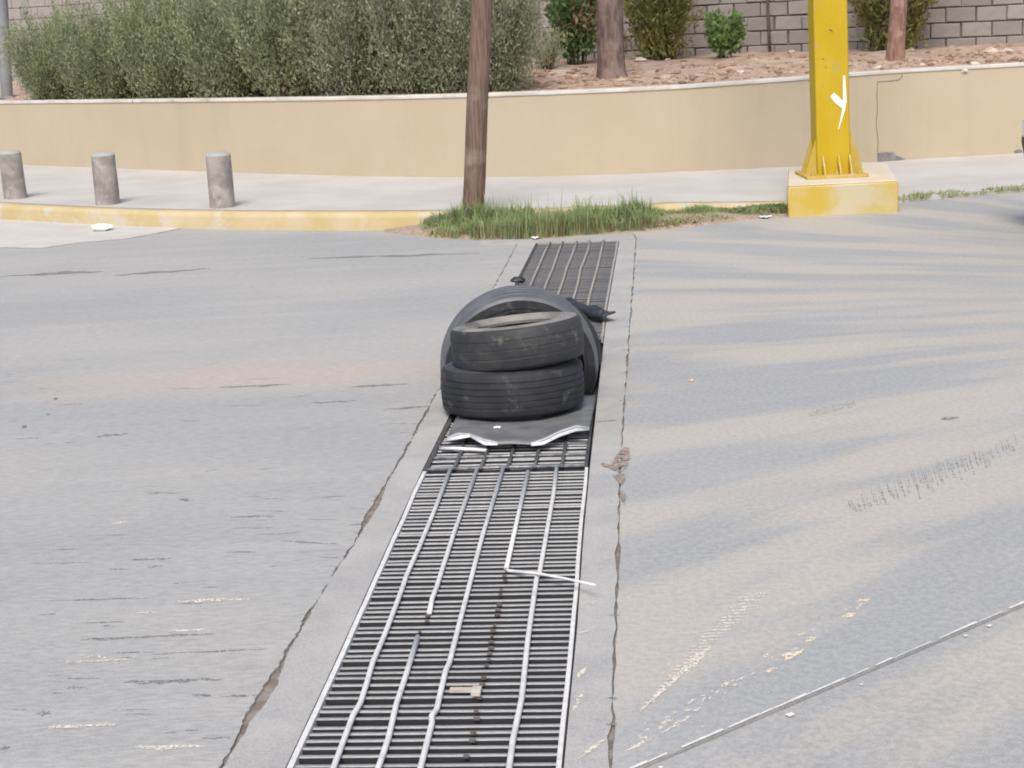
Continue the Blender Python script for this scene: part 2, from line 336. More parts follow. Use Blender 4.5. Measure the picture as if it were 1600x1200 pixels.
def densify(pts, step=.05, jit=.006, seed=1):
    r = random.Random(seed); out = []
    for a, b in zip(pts, pts[1:]):
        n = max(1, int((b - a).length / step))
        for i in range(n):
            p = a.lerp(b, i / n); k = noise.noise((p.x * 9 + seed, p.y * 9, 0)) * jit * 1.6
            out.append(p + Vector((k + r.uniform(-jit, jit) * .6, 0, 0)))
    return out + [pts[-1].copy()]
def slab(name, poly, mat, z=0.0, th=.04):
    mb = MB(); mb.prism([(p.x, p.y) for p in poly], z - th, z); return struct(mb.build(name, mat))

# earth below everything, split round the trench
a, b_, c, d = wp(S0, tl(S0) - .02), wp(S_END, tl(S_END) - .02), wp(S_END, trr(S_END) + .02), wp(S0, trr(S0) + .02)
mb = MB(); BIG = 400; z = -.009
A4 = [Vector((-BIG, -BIG, z)), Vector((-BIG, BIG, z)), Vector((BIG, BIG, z)), Vector((BIG, -BIG, z))]
I4 = [Vector((q.x, q.y, z)) for q in (a, b_, c, d)]
mb.add(A4 + I4, [(0, 1, 5, 4), (1, 2, 6, 5), (2, 3, 7, 6), (3, 0, 4, 7)])
struct(mb.build('ground', M['earth']))

# joints between the drain apron and the roads
CLpx = [(345, 1200), (372, 1150), (385, 1130), (420, 1075), (440, 1035), (480, 962), (520, 900), (560, 838), (600, 762), (635, 702), (688, 603), (708, 565), (792, 412), (812, 374)]
CRpx = [(955, 1200), (958, 1080), (965, 900), (968, 760), (975, 640), (985, 500), (993, 385), (994, 372)]
CL = [G(*q) for q in CLpx]; CR = [G(*q) for q in CRpx]
CL = [wp(S0, st(CL[0])[1] - .01)] + CL; CR = [wp(S0, st(CR[0])[1] + .02)] + CR
def offs(P, wd):
    out = []
    for i, p in enumerate(P):
        x = wd(p) if callable(wd) else wd; out.append(p + Vector((x, 0, 0)))
    return out
wl = lambda p: .003 + .008 * max(0, noise.noise((p.y * 2.3, 3.3, 0))) + (.016 * math.exp(-((p.y - 3.75) / .18) ** 2)) + .007 * math.exp(-((p.y - 5.3) / .2) ** 2)
wr = lambda p: .0025 + .008 * max(0, noise.noise((p.y * 3.1, 9.1, 0)))
CLd = densify(CL, .013, .006, 3); CLi = densify(CL, .013, .005, 5)
CRd = densify(CR, .05, .004, 7); CRi = densify(CR, .05, .004, 9)
roadL = offs(CLd, lambda p: -wl(p)); apL = offs(CLi, lambda p: wl(p))
apR = offs(CRi, lambda p: -wr(p)); roadR = offs(CRd, lambda p: wr(p))
FAR = 60
road_left = slab('road', roadL + [Vector((roadL[-1].x, FAR, 0)), Vector((-70, FAR, 0)), Vector((-70, roadL[0].y, 0))], M['road'])
# notched lips where the tyres are wedged into the broken drain
SN = st((0, 7.38, 0))[0]
edgeL = []; edgeR = []
s = S0
while s < S_END:
    nl = .125 if abs(s - SN - .08) < .36 else 0
    nr = 0
    edgeL.append(wp(s, tl(s) - .012 - nl)); edgeR.append(wp(s, trr(s) + .012 + nr)); s += .04
edgeL.append(wp(S_END, tl(S_END) - .012)); edgeR.append(wp(S_END, trr(S_END) + .012))
mid_far = wp(S_END, 0); 
slab('drain_apron', [apL[0]] + edgeL + [apL[-1]] + apL[::-1][1:-1], M['apron'], 0.002, .05)
slab('drain_apron', edgeR + [apR[-1]] + apR[::-1][1:], M['apron'], 0.002, .05)
yk = 14.2
slab('road_end', [wp(S_END + .004, tl(S_END) - .45), wp(S_END + .004, trr(S_END) + .14), Vector((apR[-1].x + .05, yk, 0)), Vector((apL[-1].x - .3, yk, 0))], M['apron'], .0035, .03)
# right slab, cut by the sawn joint
J0, J1 = G(1000, 1200), G(1600, 945); jd = (J1 - J0).normalized()
Ja = J0 - jd * .6; Jb = J0 + jd * 9
n0 = [p for p in roadR if p.y > Ja.y]; n1 = [p for p in roadR if p.y <= Ja.y]
jn = Vector((-jd.y, jd.x, 0))
def onj(p): return p
slabR = [Ja + jn * .004] + n0 + [Vector((roadR[-1].x, FAR, 0)), Vector((70, FAR, 0)), Vector((70, Jb.y, 0)), Jb + jn * .004]
# keep the joint's near end on the drain joint
xj = n0[0].x; q0 = Ja + jd * ((xj - Ja.x) / jd.x)
slabR[0] = q0 + jn * .004; n0 = [p for p in n0 if p.y > q0.y + .03]; slabR = [slabR[0]] + n0 + slabR[-4:]
road_right = slab('road_slab', slabR, M['slab'])
n1 = [p for p in roadR if p.y < q0.y - .02]
slab('road_slab', n1 + [q0 - jn * .004, Jb - jn * .004, Vector((70, Jb.y - .01, 0)), Vector((70, n1[0].y, 0))], M['slab2'], -.004)
# ground of the places behind the camera
slab('road_near', [Vector((-70, roadL[0].y - .01, 0)), Vector((70, roadL[0].y - .01, 0)), Vector((70, -40, 0)), Vector((-70, -40, 0))], M['apron'], -.002)
# chipped pale lip of the sawn joint
mb = MB(); rr = random.Random(4); s = .0
while s < 4.2:
    ln = rr.uniform(.03, .16); wdt = rr.uniform(.005, .012)
    p, q = q0 + jd * s, q0 + jd * (s + ln)
    mb.add([p + jn * .004 + Vector((0, 0, .0035)), q + jn * .004 + Vector((0, 0, .0035)), q + jn * (wdt + .003) + Vector((0, 0, .0035)), p + jn * wdt + Vector((0, 0, .0035))], [(0, 1, 2, 3)])
    if rr.random() < .35:
        e = p - jn * rr.uniform(.03, .05); w2 = rr.uniform(.008, .02)
        mb.add([e + Vector((0, 0, .0005)), e + jd * w2 + Vector((0, 0, .0005)), e + jd * w2 * 1.3 + jn * w2 * .8 + Vector((0, 0, .0005)), e + jn * w2 + Vector((0, 0, .0005))], [(0, 1, 2, 3)])
    s += ln + (rr.uniform(.0, .05) if rr.random() < .3 else .001)
mb.build('joint_edge', M['lip'], road_right)

# trench under the grates
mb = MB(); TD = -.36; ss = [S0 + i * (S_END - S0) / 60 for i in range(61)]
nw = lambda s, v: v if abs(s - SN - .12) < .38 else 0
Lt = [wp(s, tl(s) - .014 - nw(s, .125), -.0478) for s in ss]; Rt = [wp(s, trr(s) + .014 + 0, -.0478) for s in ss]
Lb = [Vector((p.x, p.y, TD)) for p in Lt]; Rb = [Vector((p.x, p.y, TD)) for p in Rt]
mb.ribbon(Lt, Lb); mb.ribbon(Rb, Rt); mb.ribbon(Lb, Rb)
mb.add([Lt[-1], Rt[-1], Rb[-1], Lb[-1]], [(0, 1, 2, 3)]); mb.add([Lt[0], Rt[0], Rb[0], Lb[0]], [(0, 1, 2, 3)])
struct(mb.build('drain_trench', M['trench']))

# gutter, kerb, pavement
def interp_px(tab, x):
    if x <= tab[0][0]: a, b = tab[0], tab[1]
    elif x >= tab[-1][0]: a, b = tab[-2], tab[-1]
    else:
        for a, b in zip(tab, tab[1:]):
            if a[0] <= x <= b[0]: break
    return a[1] + (b[1] - a[1]) * (x - a[0]) / (b[0] - a[0])
KB = [(-400, 314), (-150, 331), (0, 343.5), (160, 352.7), (277, 357), (415, 359.3), (540, 360), (690, 360), (840, 358), (1060, 348), (1240, 333.5), (1400, 316.5), (1600, 299), (1900, 274)]
WB = [(-500, 236), (-150, 251), (37, 258), (186, 263), (314, 268), (430, 272), (540, 275), (680, 277), (827, 276.4), (969, 272.5), (1070, 268.5), (1262, 259), (1370, 252), (1600, 239), (1900, 221)]
kh = lambda x: .15 if x < 1060 else max(.035, .15 - .115 * (x - 1060) / 330)
def smooth(P, it=3):
    for _ in range(it): P = [P[0]] + [(P[i - 1] + P[i] * 2 + P[i + 1]) / 4 for i in range(1, len(P) - 1)] + [P[-1]]
    return P
xs = list(range(-400, 1901, 20))
kb_pts = smooth([G(x, interp_px(KB, x)) for x in xs], 8)
wb_pts = smooth([G(x, interp_px(WB, x), kh(x)) for x in xs], 12)
def nrm(P, i):
    t = (P[min(i + 1, len(P) - 1)] - P[max(i - 1, 0)]); t.z = 0; t.normalize(); return Vector((-t.y, t.x, 0))
KW = .17
kin = [p + nrm(kb_pts, i) * KW for i, p in enumerate(kb_pts)]
# pavement
mb = MB(); NR = 8
grid = []
for i, x in enumerate(xs):
    h = kh(x)
    f = kin[i] if x < 1235 else kb_pts[i]
    row = []
    for j in range(NR + 1):
        q = f.lerp(wb_pts[i] + Vector((0, .12, 0)), j / NR); row.append(Vector((q.x, q.y, h)))
    grid.append(row)
n = NR + 1
mb.add([p for r in grid for p in r], [(i * n + j, (i + 1) * n + j, (i + 1) * n + j + 1, i * n + j + 1) for i in range(len(xs) - 1) for j in range(NR)])
fr = [r[0] for r in grid]; mb.ribbon(fr, [Vector((p.x, p.y, -.02)) for p in fr])
struct(mb.build('pavement', M['sidewalk']))
# kerb with a rounded nose
mb = MB(); prof = [(0, -.02), (.004, .105), (.012, .138), (.03, .150), (.10, .1535), (KW + .004, .1535), (KW + .004, .0)]
ki = [i for i, x in enumerate(xs) if x <= 1240]
vs_ = []
for i in ki:
    nn = nrm(kb_pts, i); hs = (kh(xs[i]) + .002) / .152
    wob = noise.noise((kb_pts[i].x * 1.7, 4.2, 0)) * .006
    for (u, zz) in prof: q = kb_pts[i] + nn * (u + wob); vs_.append((q.x, q.y, zz * hs if zz > 0 else zz))
k = len(prof)
mb.add(vs_, [(i * k + j, (i + 1) * k + j, (i + 1) * k + j + 1, i * k + j + 1) for i in range(len(ki) - 1) for j in range(k - 1)])
struct(mb.build('kerb', M['kerb'], smooth=True))
# lighter gutter wedge along the kerb
gp = [G(x, y) for x, y in [(-420, 372), (-200, 386), (0, 387), (65, 388), (130, 379), (200, 373), (245, 365), (283, 357.5)]]
gb = [p + nrm(kb_pts, i) * .02 for i, p in enumerate(kb_pts) if xs[i] <= 270]
gpd = densify(gp, .12, .01, 2)
slab('gutter', gpd + gb[::-1], M['gutter'], .006, .02)
mb = MB(); mb.ribbon([p + Vector((0, -.018 - .012 * noise.noise((p.x * 3, 1, 0)), .0035)) for p in gpd], [p + Vector((0, .012, .0035)) for p in gpd]); mb.build('seam', M['gouge'], road_left)

# dirt bank and grass in front of the kerb
FRpx = [(600, 362), (640, 366), (690, 371.5), (760, 374), (840, 373), (950, 365), (1060, 355.5), (1160, 343.5), (1235, 334.5)]
front = [G(x, interp_px(FRpx, x), .008) for x in range(600, 1236, 15)]
back = [G(x, interp_px(KB, x), 0) + Vector((0, .03, 0)) for x in range(600, 1236, 15)]
mb = MB(); rows = []
for i in range(len(front)):
    e = min(1, i / 6, (len(front) - 1 - i) / 8)
    r_ = []
    for j in range(7):
        q = front[i].lerp(back[i], j / 6); zz = .008 + e * .075 * math.sin(min(1, j / 4) * math.pi / 2) + noise.noise((q.x * 6, q.y * 6, 0)) * .012 * min(1, j)
        r_.append((q.x, q.y + (0 if j else noise.noise((q.x * 5, 0, 3)) * .05), max(zz, .0065) if j else -.004))
    rows.append(r_)
mb.add([p for r in rows for p in r], [(i * 7 + j, (i + 1) * 7 + j, (i + 1) * 7 + j + 1, i * 7 + j + 1) for i in range(len(rows) - 1) for j in range(6)])
struct(mb.build('dirt_bank', M['brownstain'], smooth=True))

def blade(mb, p, h, az, lean, wd):
    dx, dy = math.cos(az), math.sin(az); sx, sy = -dy * wd, dx * wd
    a1, a2 = lean * .35, lean
    q1 = Vector((p.x + dx * h * a1 * .5, p.y + dy * h * a1 * .5, p.z + h * .55)); q2 = Vector((p.x + dx * h * a2, p.y + dy * h * a2, p.z + h * (1 - .25 * lean)))
    mb.add([(p.x - sx, p.y - sy, p.z), (p.x + sx, p.y + sy, p.z), (q1.x + sx * .8, q1.y + sy * .8, q1.z), (q1.x - sx * .8, q1.y - sy * .8, q1.z), q2], [(0, 1, 2, 3), (3, 2, 4)])
def grass_patch(name, mats, n, xr, lo, hi, hfun, seed, label, depth=(0, 1.0), zb=lambda j: .07):
    mb = MB(); r = random.Random(seed)
    for _ in range(n):
        x = r.uniform(*xr); fp = lo(x); bp = hi(x)
        j = r.uniform(*depth); p = fp.lerp(bp, j); p.z = zb(j)
        p.x += r.gauss(0, .02); cl = noise.noise((p.x * 3.2, p.y * 3.2, seed))
        if noise.noise((p.x * 5.1, p.y * 7, seed + 3)) < -.38: continue
        h = hfun(x) * r.uniform(.35, 1.0) * (1 + .8 * cl)
        if r.random() < .06: h *= 1.5
        mb.cur = 1 if (r.random() < .10 + (.35 if j < .12 else 0)) and len(mats) > 1 else 0
        if mb.cur: h *= .8
        blade(mb, p, max(.02, h), r.uniform(0, 6.28), abs(r.gauss(.2, .5)), r.uniform(.003, .006))
    o = mb.build(name, mats); tag(o, label, 'grass', kind='stuff'); return o
hf = lambda x: .035 + .15 * min(1, max(0, (x - 655) / 60)) * max(0, 1 - .95 * max(0, (x - 920) / 230))
grass_patch('grass', [M['grass'], M['drygrass']], 16000, (664, 1225), lambda x: G(x, interp_px(FRpx, x)), lambda x: G(x, interp_px(KB, x)) + Vector((0, .02, 0)), hf, 11, 'thick green grass growing along the yellow kerb at the drain end', (-.08, .97), lambda j: .006 + .06 * max(0, min(1, j * 1.4)))
grass_patch('grass', [M['grass'], M['drygrass']], 1500, (1405, 1760), lambda x: G(x, interp_px(KB, x) + 1.5), lambda x: G(x, interp_px(KB, x) - 3), lambda x: .055, 12, 'thin line of green grass along the pavement edge beyond the plinth', (0, 1), lambda j: .02)
grass_patch('grass', [M['grass'], M['drygrass']], 260, (1285, 1330), lambda x: G(x, interp_px(KB, x)), lambda x: G(x, interp_px(KB, x) - 2), lambda x: .1 * math.exp(-((x - 1308) / 14) ** 2) + .02, 13, 'small grass tuft against the front of the yellow plinth', (0, 1), lambda j: .01)

# ------------------------------------------------------------------ retaining wall
WT = 1.0
wtop = sum(PY(x, y, wb_pts[min(range(len(xs)), key=lambda i: abs(xs[i] - x))].y).z for x, y in [(37, 156.5), (540, 153.5), (1070, 131.6), (1600, 100)]) / 4
WT = wtop
wall = empty('retaining_wall', (0, 0, 0))
def wallstrip(off0, off1, z0, z1):
    mb = MB(); n = len(wb_pts); P = []
    for i in range(n):
        nn = nrm(wb_pts, i); a0, b0 = wb_pts[i] + nn * off0, wb_pts[i] + nn * off1
        P += [(a0.x, a0.y, z0), (a0.x, a0.y, z1), (b0.x, b0.y, z1), (b0.x, b0.y, z0)]
    f = []
    for i in range(n - 1):
        for j in range(4): f.append((i * 4 + j, (i + 1) * 4 + j, (i + 1) * 4 + (j + 1) % 4, i * 4 + (j + 1) % 4))
    f += [(0, 1, 2, 3), tuple((n - 1) * 4 + j for j in range(4))]
    mb.add(P, f); return mb
wallstrip(0, .2, -.02, WT - .035).build('wall_face', M['wall'], wall)
bevel(wallstrip(-.012, .23, WT - .0345, WT + .004).build('coping', M['coping'], wall), .008, 2)
tag(wall, 'long low tan plastered retaining wall with pale coping behind the pavement', 'wall')
def wall_at(x, y, off=-.004):
    "point on the wall face seen at a pixel"
    best = None
    d = ray(x, y)
    for i in range(len(wb_pts) - 1):
        a, b = wb_pts[i], wb_pts[i + 1]; na = nrm(wb_pts, i)
        den = d.dot(na)
        if abs(den) < 1e-6: continue
        t = (a + na * off - CAM).dot(na) / den; q = CAM + d * t
        u = (q - a).dot(b - a) / (b - a).length_squared
        if -.1 <= u <= 1.1: best = q
    return best
cp_ = [(1410, 114), (1409, 121), (1404, 125), (1388, 127), (1371, 128), (1370, 150), (1371, 172), (1369, 195), (1372, 222), (1371, 240)]
def crack(name, px, wd, mat, parent):
    P = [wall_at(*q) for q in px]; mb = MB(); vL = []; vR = []
    for i, p in enumerate(P):
        t = (P[min(i + 1, len(P) - 1)] - P[max(i - 1, 0)]).normalized(); nn = Vector((0, -1, 0)); sd_ = t.cross(nn).normalized()
        w_ = wd * (.6 + .6 * abs(noise.noise((i * 1.7, 2, 0)))); vL.append(p + sd_ * w_); vR.append(p - sd_ * w_)
    mb.ribbon(vL, vR); return mb.build(name, mat, parent)
crack('crack', cp_, .006, M['crack'], wall)
def patch(name, px, mat, parent, off=-.006):
    P = [wall_at(x, y, off) for x, y in px]; B = [p + Vector((0, .03, 0)) for p in P]; n = len(P); mb = MB()
    mb.add(P + B, [tuple(range(n)), tuple(range(n, 2 * n))[::-1]] + [(i, (i + 1) % n, n + (i + 1) % n, n + i) for i in range(n)]); return mb.build(name, mat, parent)
patch('broken_plaster', [(1371, 239), (1380, 238), (1396, 237.5), (1400, 243), (1415, 248), (1410, 251), (1371, 253)], M['broken'], wall)
patch('broken_plaster', [(1585, 236), (1592, 232.5), (1597, 235), (1598, 241), (1585, 242)], M['broken'], wall)

# ------------------------------------------------------------------ soil bed and block wall
B1, B2 = PY(1200, 81, 22.5), PY(1600, 62, 20.9); B1.z = 1.12; B2.z = 1.12
bd_ = (B2 - B1).normalized()
BW0 = B1 - bd_ * 16; BW1 = B1 + bd_ * 7
mb = MB(); rows = []; NS = 150; NJ = 34
back_l = [p + nrm(wb_pts, i) * .2 for i, p in enumerate(wb_pts)]
for i in range(NS + 1):
    u = i / NS * (len(back_l) - 1); i0 = min(int(u), len(back_l) - 2); f = back_l[i0].lerp(back_l[i0 + 1], u - i0)
    bk = BW0.lerp(BW1, i / NS) + Vector((0, .3, 0))
    r_ = []
    for j in range(NJ + 1):
        q = f.lerp(bk, j / NJ); e = min(1, j / 3)
        zz = WT - .05 + (1.13 - WT + .05) * (j / NJ) ** .8 + e * (noise.noise((q.x * 1.3, q.y * 1.3, 0)) * .05 + noise.noise((q.x * 5, q.y * 5, 0)) * .03)
        r_.append((q.x, q.y, zz))
    rows.append(r_)
n = NJ + 1
mb.add([p for r in rows for p in r], [(i * n + j, (i + 1) * n + j, (i + 1) * n + j + 1, i * n + j + 1) for i in range(NS) for j in range(NJ)])
struct(mb.build('soil_bed', M['soil'], smooth=True))
def soil_z(q):
    best = 1.06; bd2 = 9
    for r in rows[::2]:
        for p in r[::2]:
            d2 = (p[0] - q.x) ** 2 + (p[1] - q.y) ** 2
            if d2 < bd2: bd2 = d2; best = p[2]
    return best
def soil_px(x, y):
    z = 1.04
    for _ in range(5): q = G(x, y, z); z = soil_z(q)
    return Vector((q.x, q.y, z))
def rock(mb, p, s, r):
    V = []; ph = r.uniform(0, 6)
    for k, (zz, rad) in enumerate(((-.5, .7), (.1, 1.0), (.6, .6))):
        for i in range(5): a = i * 1.2566 + k * .6 + ph; q = s * rad * r.uniform(.7, 1.2); V.append((p.x + q * math.cos(a), p.y + q * math.sin(a) * .8, p.z + zz * s * .6))
    V.append((p.x, p.y, p.z + s * .5))
    mb.add(V, [(i, (i + 1) % 5, 5 + (i + 1) % 5, 5 + i) for i in range(5)] + [(5 + i, 5 + (i + 1) % 5, 10 + (i + 1) % 5, 10 + i) for i in range(5)] + [(10 + i, 10 + (i + 1) % 5, 15) for i in range(5)])
mb = MB(); r = random.Random(21)
for _ in range(1900):
    i = r.randrange(48, NS); j = min(NJ, int(abs(r.gauss(0, .35)) * NJ) + 1); q = rows[i][j]
    rock(mb, Vector((q[0] + r.uniform(-.06, .06), q[1] + r.uniform(-.06, .06), q[2] + .004)), r.choice((.012, .018, .025, .035, .05, .06)), r)
tag(mb.build('gravel', M['chips']), 'loose stones and wood chips scattered on the reddish soil bed', 'gravel', kind='stuff')
for (x, y, s) in [(1548, 86, .12), (1572, 83, .09), (1522, 92, .08), (1237, 92, .07), (1262, 106, .06), (1000, 99, .11), (1372, 101, .07), (1410, 84, .06), (1440, 97, .06), (1157, 114, .06), (1506, 96, .06)]:
    mb = MB(); p = soil_px(x, y); rock(mb, Vector((0, 0, s * .1)), s, r); o = mb.build('stone', M['stone']); o.location = p
    tag(o, 'pale stone lying on the reddish soil bed', 'stone', 'pale stones on the soil bed')

bw = empty('block_wall', (B1.x, B1.y, 1.02), math.atan2(bd_.y, bd_.x))
tag(bw, 'grey concrete block wall with recessed joints behind the soil bed', 'wall')
BL, BH = .40, .20; NC = 11; XA, XB = -2.9, 5.7
mb = MB(); mb.box((-3.9, .1, NC * BH / 2), (21.8, .15, NC * BH - .02)); mb.build('mortar_core', M['mortar'], bw)
def blockmesh(k):
    r = random.Random(k); mb = MB(); L, Hh, D, c = BL - .014, BH - .012, .06, .012
    j = lambda: r.uniform(-.005, .005)
    V = [(sx * L / 2, D / 2, sz * Hh / 2) for sz in (-1, 1) for sx in (-1, 1)] + [(sx * (L / 2), -D / 2 + c + j(), sz * (Hh / 2)) for sz in (-1, 1) for sx in (-1, 1)] + [(sx * (L / 2 - c) + j(), -D / 2 + j(), sz * (Hh / 2 - c) + j()) for sz in (-1, 1) for sx in (-1, 1)]
    F = []
    for a0, b0 in ((0, 4), (4, 8)):
        for (p, q) in ((0, 1), (1, 3), (3, 2), (2, 0)): F.append((a0 + p, a0 + q, b0 + q, b0 + p))
    F.append((8, 9, 11, 10)); mb.add(V, F); return mb
BMs = [blockmesh(k).mesh('block', False, [M['block']]) for k in range(5)]
r = random.Random(5)
for cidx in range(NC):
    x = XA + (BL / 2 if cidx % 2 else 0)
    while x < XB:
        o = link('block', r.choice(BMs), bw); o.location = (x + r.uniform(-.008, .008), .0 + r.uniform(-.012, .012), BH * (cidx + .5) + r.uniform(-.005, .005)); o.rotation_euler = (r.uniform(-.02, .02), r.uniform(-.012, .012), r.uniform(-.015, .015)); x += BL
mb = MB()
for cidx in range(NC):
    x = -14.6 + (BL / 2 if cidx % 2 else 0)
    while x < XA - BL / 2 - .01: mb.box((x, .0, BH * (cidx + .5)), (BL - .014, .06, BH - .012)); x += BL
tag(mb.build('block_courses', M['block'], bw), kind='stuff')

# ------------------------------------------------------------------ grates
def cyl_mesh(name, mat, n=8, rad=1.0):
    mb = MB(); V = [(x, rad * math.cos(2 * math.pi * k / n), rad * math.sin(2 * math.pi * k / n)) for x in (-.5, .5) for k in range(n)]
    mb.add(V, [(k, (k + 1) % n, n + (k + 1) % n, n + k) for k in range(n)] + [tuple(range(n))[::-1], tuple(range(n, 2 * n))]); return mb.mesh(name, True, [mat])
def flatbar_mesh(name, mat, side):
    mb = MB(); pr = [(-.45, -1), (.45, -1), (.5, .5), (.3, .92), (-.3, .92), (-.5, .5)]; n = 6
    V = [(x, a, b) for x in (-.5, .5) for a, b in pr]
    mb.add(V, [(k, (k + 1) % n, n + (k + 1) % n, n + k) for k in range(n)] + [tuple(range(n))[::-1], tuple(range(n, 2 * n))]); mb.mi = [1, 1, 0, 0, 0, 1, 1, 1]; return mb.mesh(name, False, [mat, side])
M['barside'] = pm('gap_shade_steel', (.028, .03, .034), (.055, .056, .058), 14, .8, metal=.2, bs=60, c3=(.06, .06, .062), s3=6)  # gap shade painted on the bar sides; only the worn tops stay bright
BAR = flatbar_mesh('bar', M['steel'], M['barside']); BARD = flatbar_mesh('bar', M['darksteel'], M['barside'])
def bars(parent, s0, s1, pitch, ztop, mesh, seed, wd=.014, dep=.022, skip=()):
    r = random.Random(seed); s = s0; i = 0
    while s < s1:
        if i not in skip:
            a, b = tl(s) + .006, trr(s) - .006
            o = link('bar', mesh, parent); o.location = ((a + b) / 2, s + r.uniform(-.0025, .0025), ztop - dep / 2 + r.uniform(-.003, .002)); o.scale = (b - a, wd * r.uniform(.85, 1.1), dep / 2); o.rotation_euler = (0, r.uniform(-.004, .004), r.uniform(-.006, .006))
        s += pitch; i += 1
def lp(px, z): s_, t_ = st(G(px[0], px[1], z)); return Vector((t_, s_, z))
def rail(parent, fn, s0, s1, side, mat, wd=.013, z=.0045):
    mb = MB(); n = max(6, int((s1 - s0) / .1)); A = []; B = []
    for i in range(n + 1):
        s = s0 + (s1 - s0) * i / n; t = fn(s) + noise.noise((s * 3, side, 1)) * .003; A.append((t - wd / 2, s)); B.append((t + wd / 2, s))
    V = []
    for (a0, b0) in zip(A, B): V += [(a0[0], a0[1], -.03), (a0[0], a0[1], z), (b0[0], b0[1], z), (b0[0], b0[1], -.03)]
    F = [(i * 4 + j, (i + 1) * 4 + j, (i + 1) * 4 + (j + 1) % 4, i * 4 + (j + 1) % 4) for i in range(n) for j in range(4)] + [(0, 1, 2, 3), tuple(n * 4 + j for j in range(4))]
    mb.add(V, F); mb.build('rail', mat, parent)
def grate(label): o = empty('drain_grate', (O.x, O.y, 0), DRZ); tag(o, label, 'grate', 'grate sections over the drain'); return o
# near section
g1 = grate('long steel drain grate with broken pale rods in front of the stacked tyres')
SA = st(G(790, 735))[0]
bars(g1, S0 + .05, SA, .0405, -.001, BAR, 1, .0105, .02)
rail(g1, lambda s: tl(s), S0 + .03, SA, 0, M['steelrod'], .014); rail(g1, lambda s: trr(s), S0 + .03, SA, 1, M['steelrod'], .012)
rz = .005
rods = [
    [(703, 735), (678, 800), (655, 855), (651, 864), (634.5, 901), (628, 921), (601, 992), (582, 1036), (573.5, 1066), (563, 1099), (551, 1119), (521, 1200)],
    [(744.7, 735), (708.8, 834), (682, 918), (675, 936), (670.6, 958.8)],
    [(652.7, 995), (635, 1053), (619, 1101), (606.5, 1155), (591, 1200)],
    [(787, 729), (753, 840), (720, 966), (702, 1036), (696, 1049), (682, 1109), (674, 1120), (675, 1130), (657, 1200)],
    [(825, 737), (791, 889)],
    [(869.7, 729), (865, 771), (843.5, 893), (838.5, 903), (825, 997), (815, 1092), (801, 1158), (795.5, 1200)]]
for i, px in enumerate(rods):
    P = [lp(q, rz) for q in px]
    if px[-1][1] == 1200:
        f = (tl(0) and (P[-1].x - tl(0)) / (trr(0) - tl(0))); P.append(Vector((tl(-.8) + f * (trr(-.8) - tl(-.8)) + .004, -.8, rz))); P.append(Vector((tl(S0) + f * (trr(S0) - tl(S0)), S0 + .06, rz)))
    mb = MB(); mb.tube(P, .0078, 8)
    if i == 4:
        Q = [lp((791, 889), rz), lp((795, 892), .012), lp((840, 896), .022), lp((885, 904.5), .032), lp((931, 914.5), .05)]; mb.tube(Q, lambda u: .0062 - .0025 * u, 7)
    mb.build('rod', M['steelrod'], g1, True)
# scars of the missing rods
for px0, px1 in (((789, 900), (728, 1195)), ((669, 962), (655, 992))):
    a0, b0 = lp(px0, .001), lp(px1, .001); mb = MB(); r = random.Random(3); L_ = (b0 - a0).length; u = 0
    while u < L_:
        q = a0.lerp(b0, u / L_); mb = MB(); mb.box((q.x + r.uniform(-.004, .004), q.y, .0015), (r.uniform(.008, .016), .011, .005)); mb.build('weld_scar', M['rust'], g1); u += .0405 * r.choice((1, 1, 2))
# short middle section
g2 = grate('short dull drain grate with dark ribs at the edge of the bent sheet')
SB = st(G(790, 655))[0]
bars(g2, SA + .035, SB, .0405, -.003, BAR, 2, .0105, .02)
for s_ in (SA + .03, SA + .19, SA + .36):
    a, b = tl(s_) + .01, trr(s_) - .01; mb = MB(); mb.tube([(a, s_, .001), ((a + b) / 2, s_ + .004, .003), (b, s_ + .002, .001)], .006, 6); mb.build('cross_rod', M['steel'], g2, True)
rail(g2, lambda s: tl(s) + .004, SA + .02, SB, 2, M['darksteel']); rail(g2, lambda s: trr(s) - .004, SA + .02, SB, 3, M['darksteel'])
for k in range(5):
    f = (k + 1) / 6 + .012; P = [Vector((tl(s_) + f * (trr(s_) - tl(s_)), s_, .003)) for s_ in (SA + .02, (SA + SB) / 2, SB)]
    mb = MB(); mb.tube(P, .008, 6); mb.build('rod', M['darksteel'], g2, True)
# far section
g3 = grate('far drain grate with five dusty rods ending at the grass')
SC = st((0, 8.25, 0))[0]
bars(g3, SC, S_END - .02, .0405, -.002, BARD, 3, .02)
rail(g3, lambda s: tl(s), SC, S_END - .01, 4, M['darksteel']); rail(g3, lambda s: trr(s), SC, S_END - .01, 5, M['farrod'])
for k in range(5):
    f = (k + 1) / 6 - .01; P = []
    for i in range(9):
        s_ = SC + (S_END - .01 - SC) * i / 8; P.append(Vector((tl(s_) + f * (trr(s_) - tl(s_)) + noise.noise((s_ * 1.3, k * 3.1, 0)) * .014, s_, .006)))
    mb = MB(); mb.tube(P, .0085, 7); mb.build('rod', M['farrod'], g3, True)

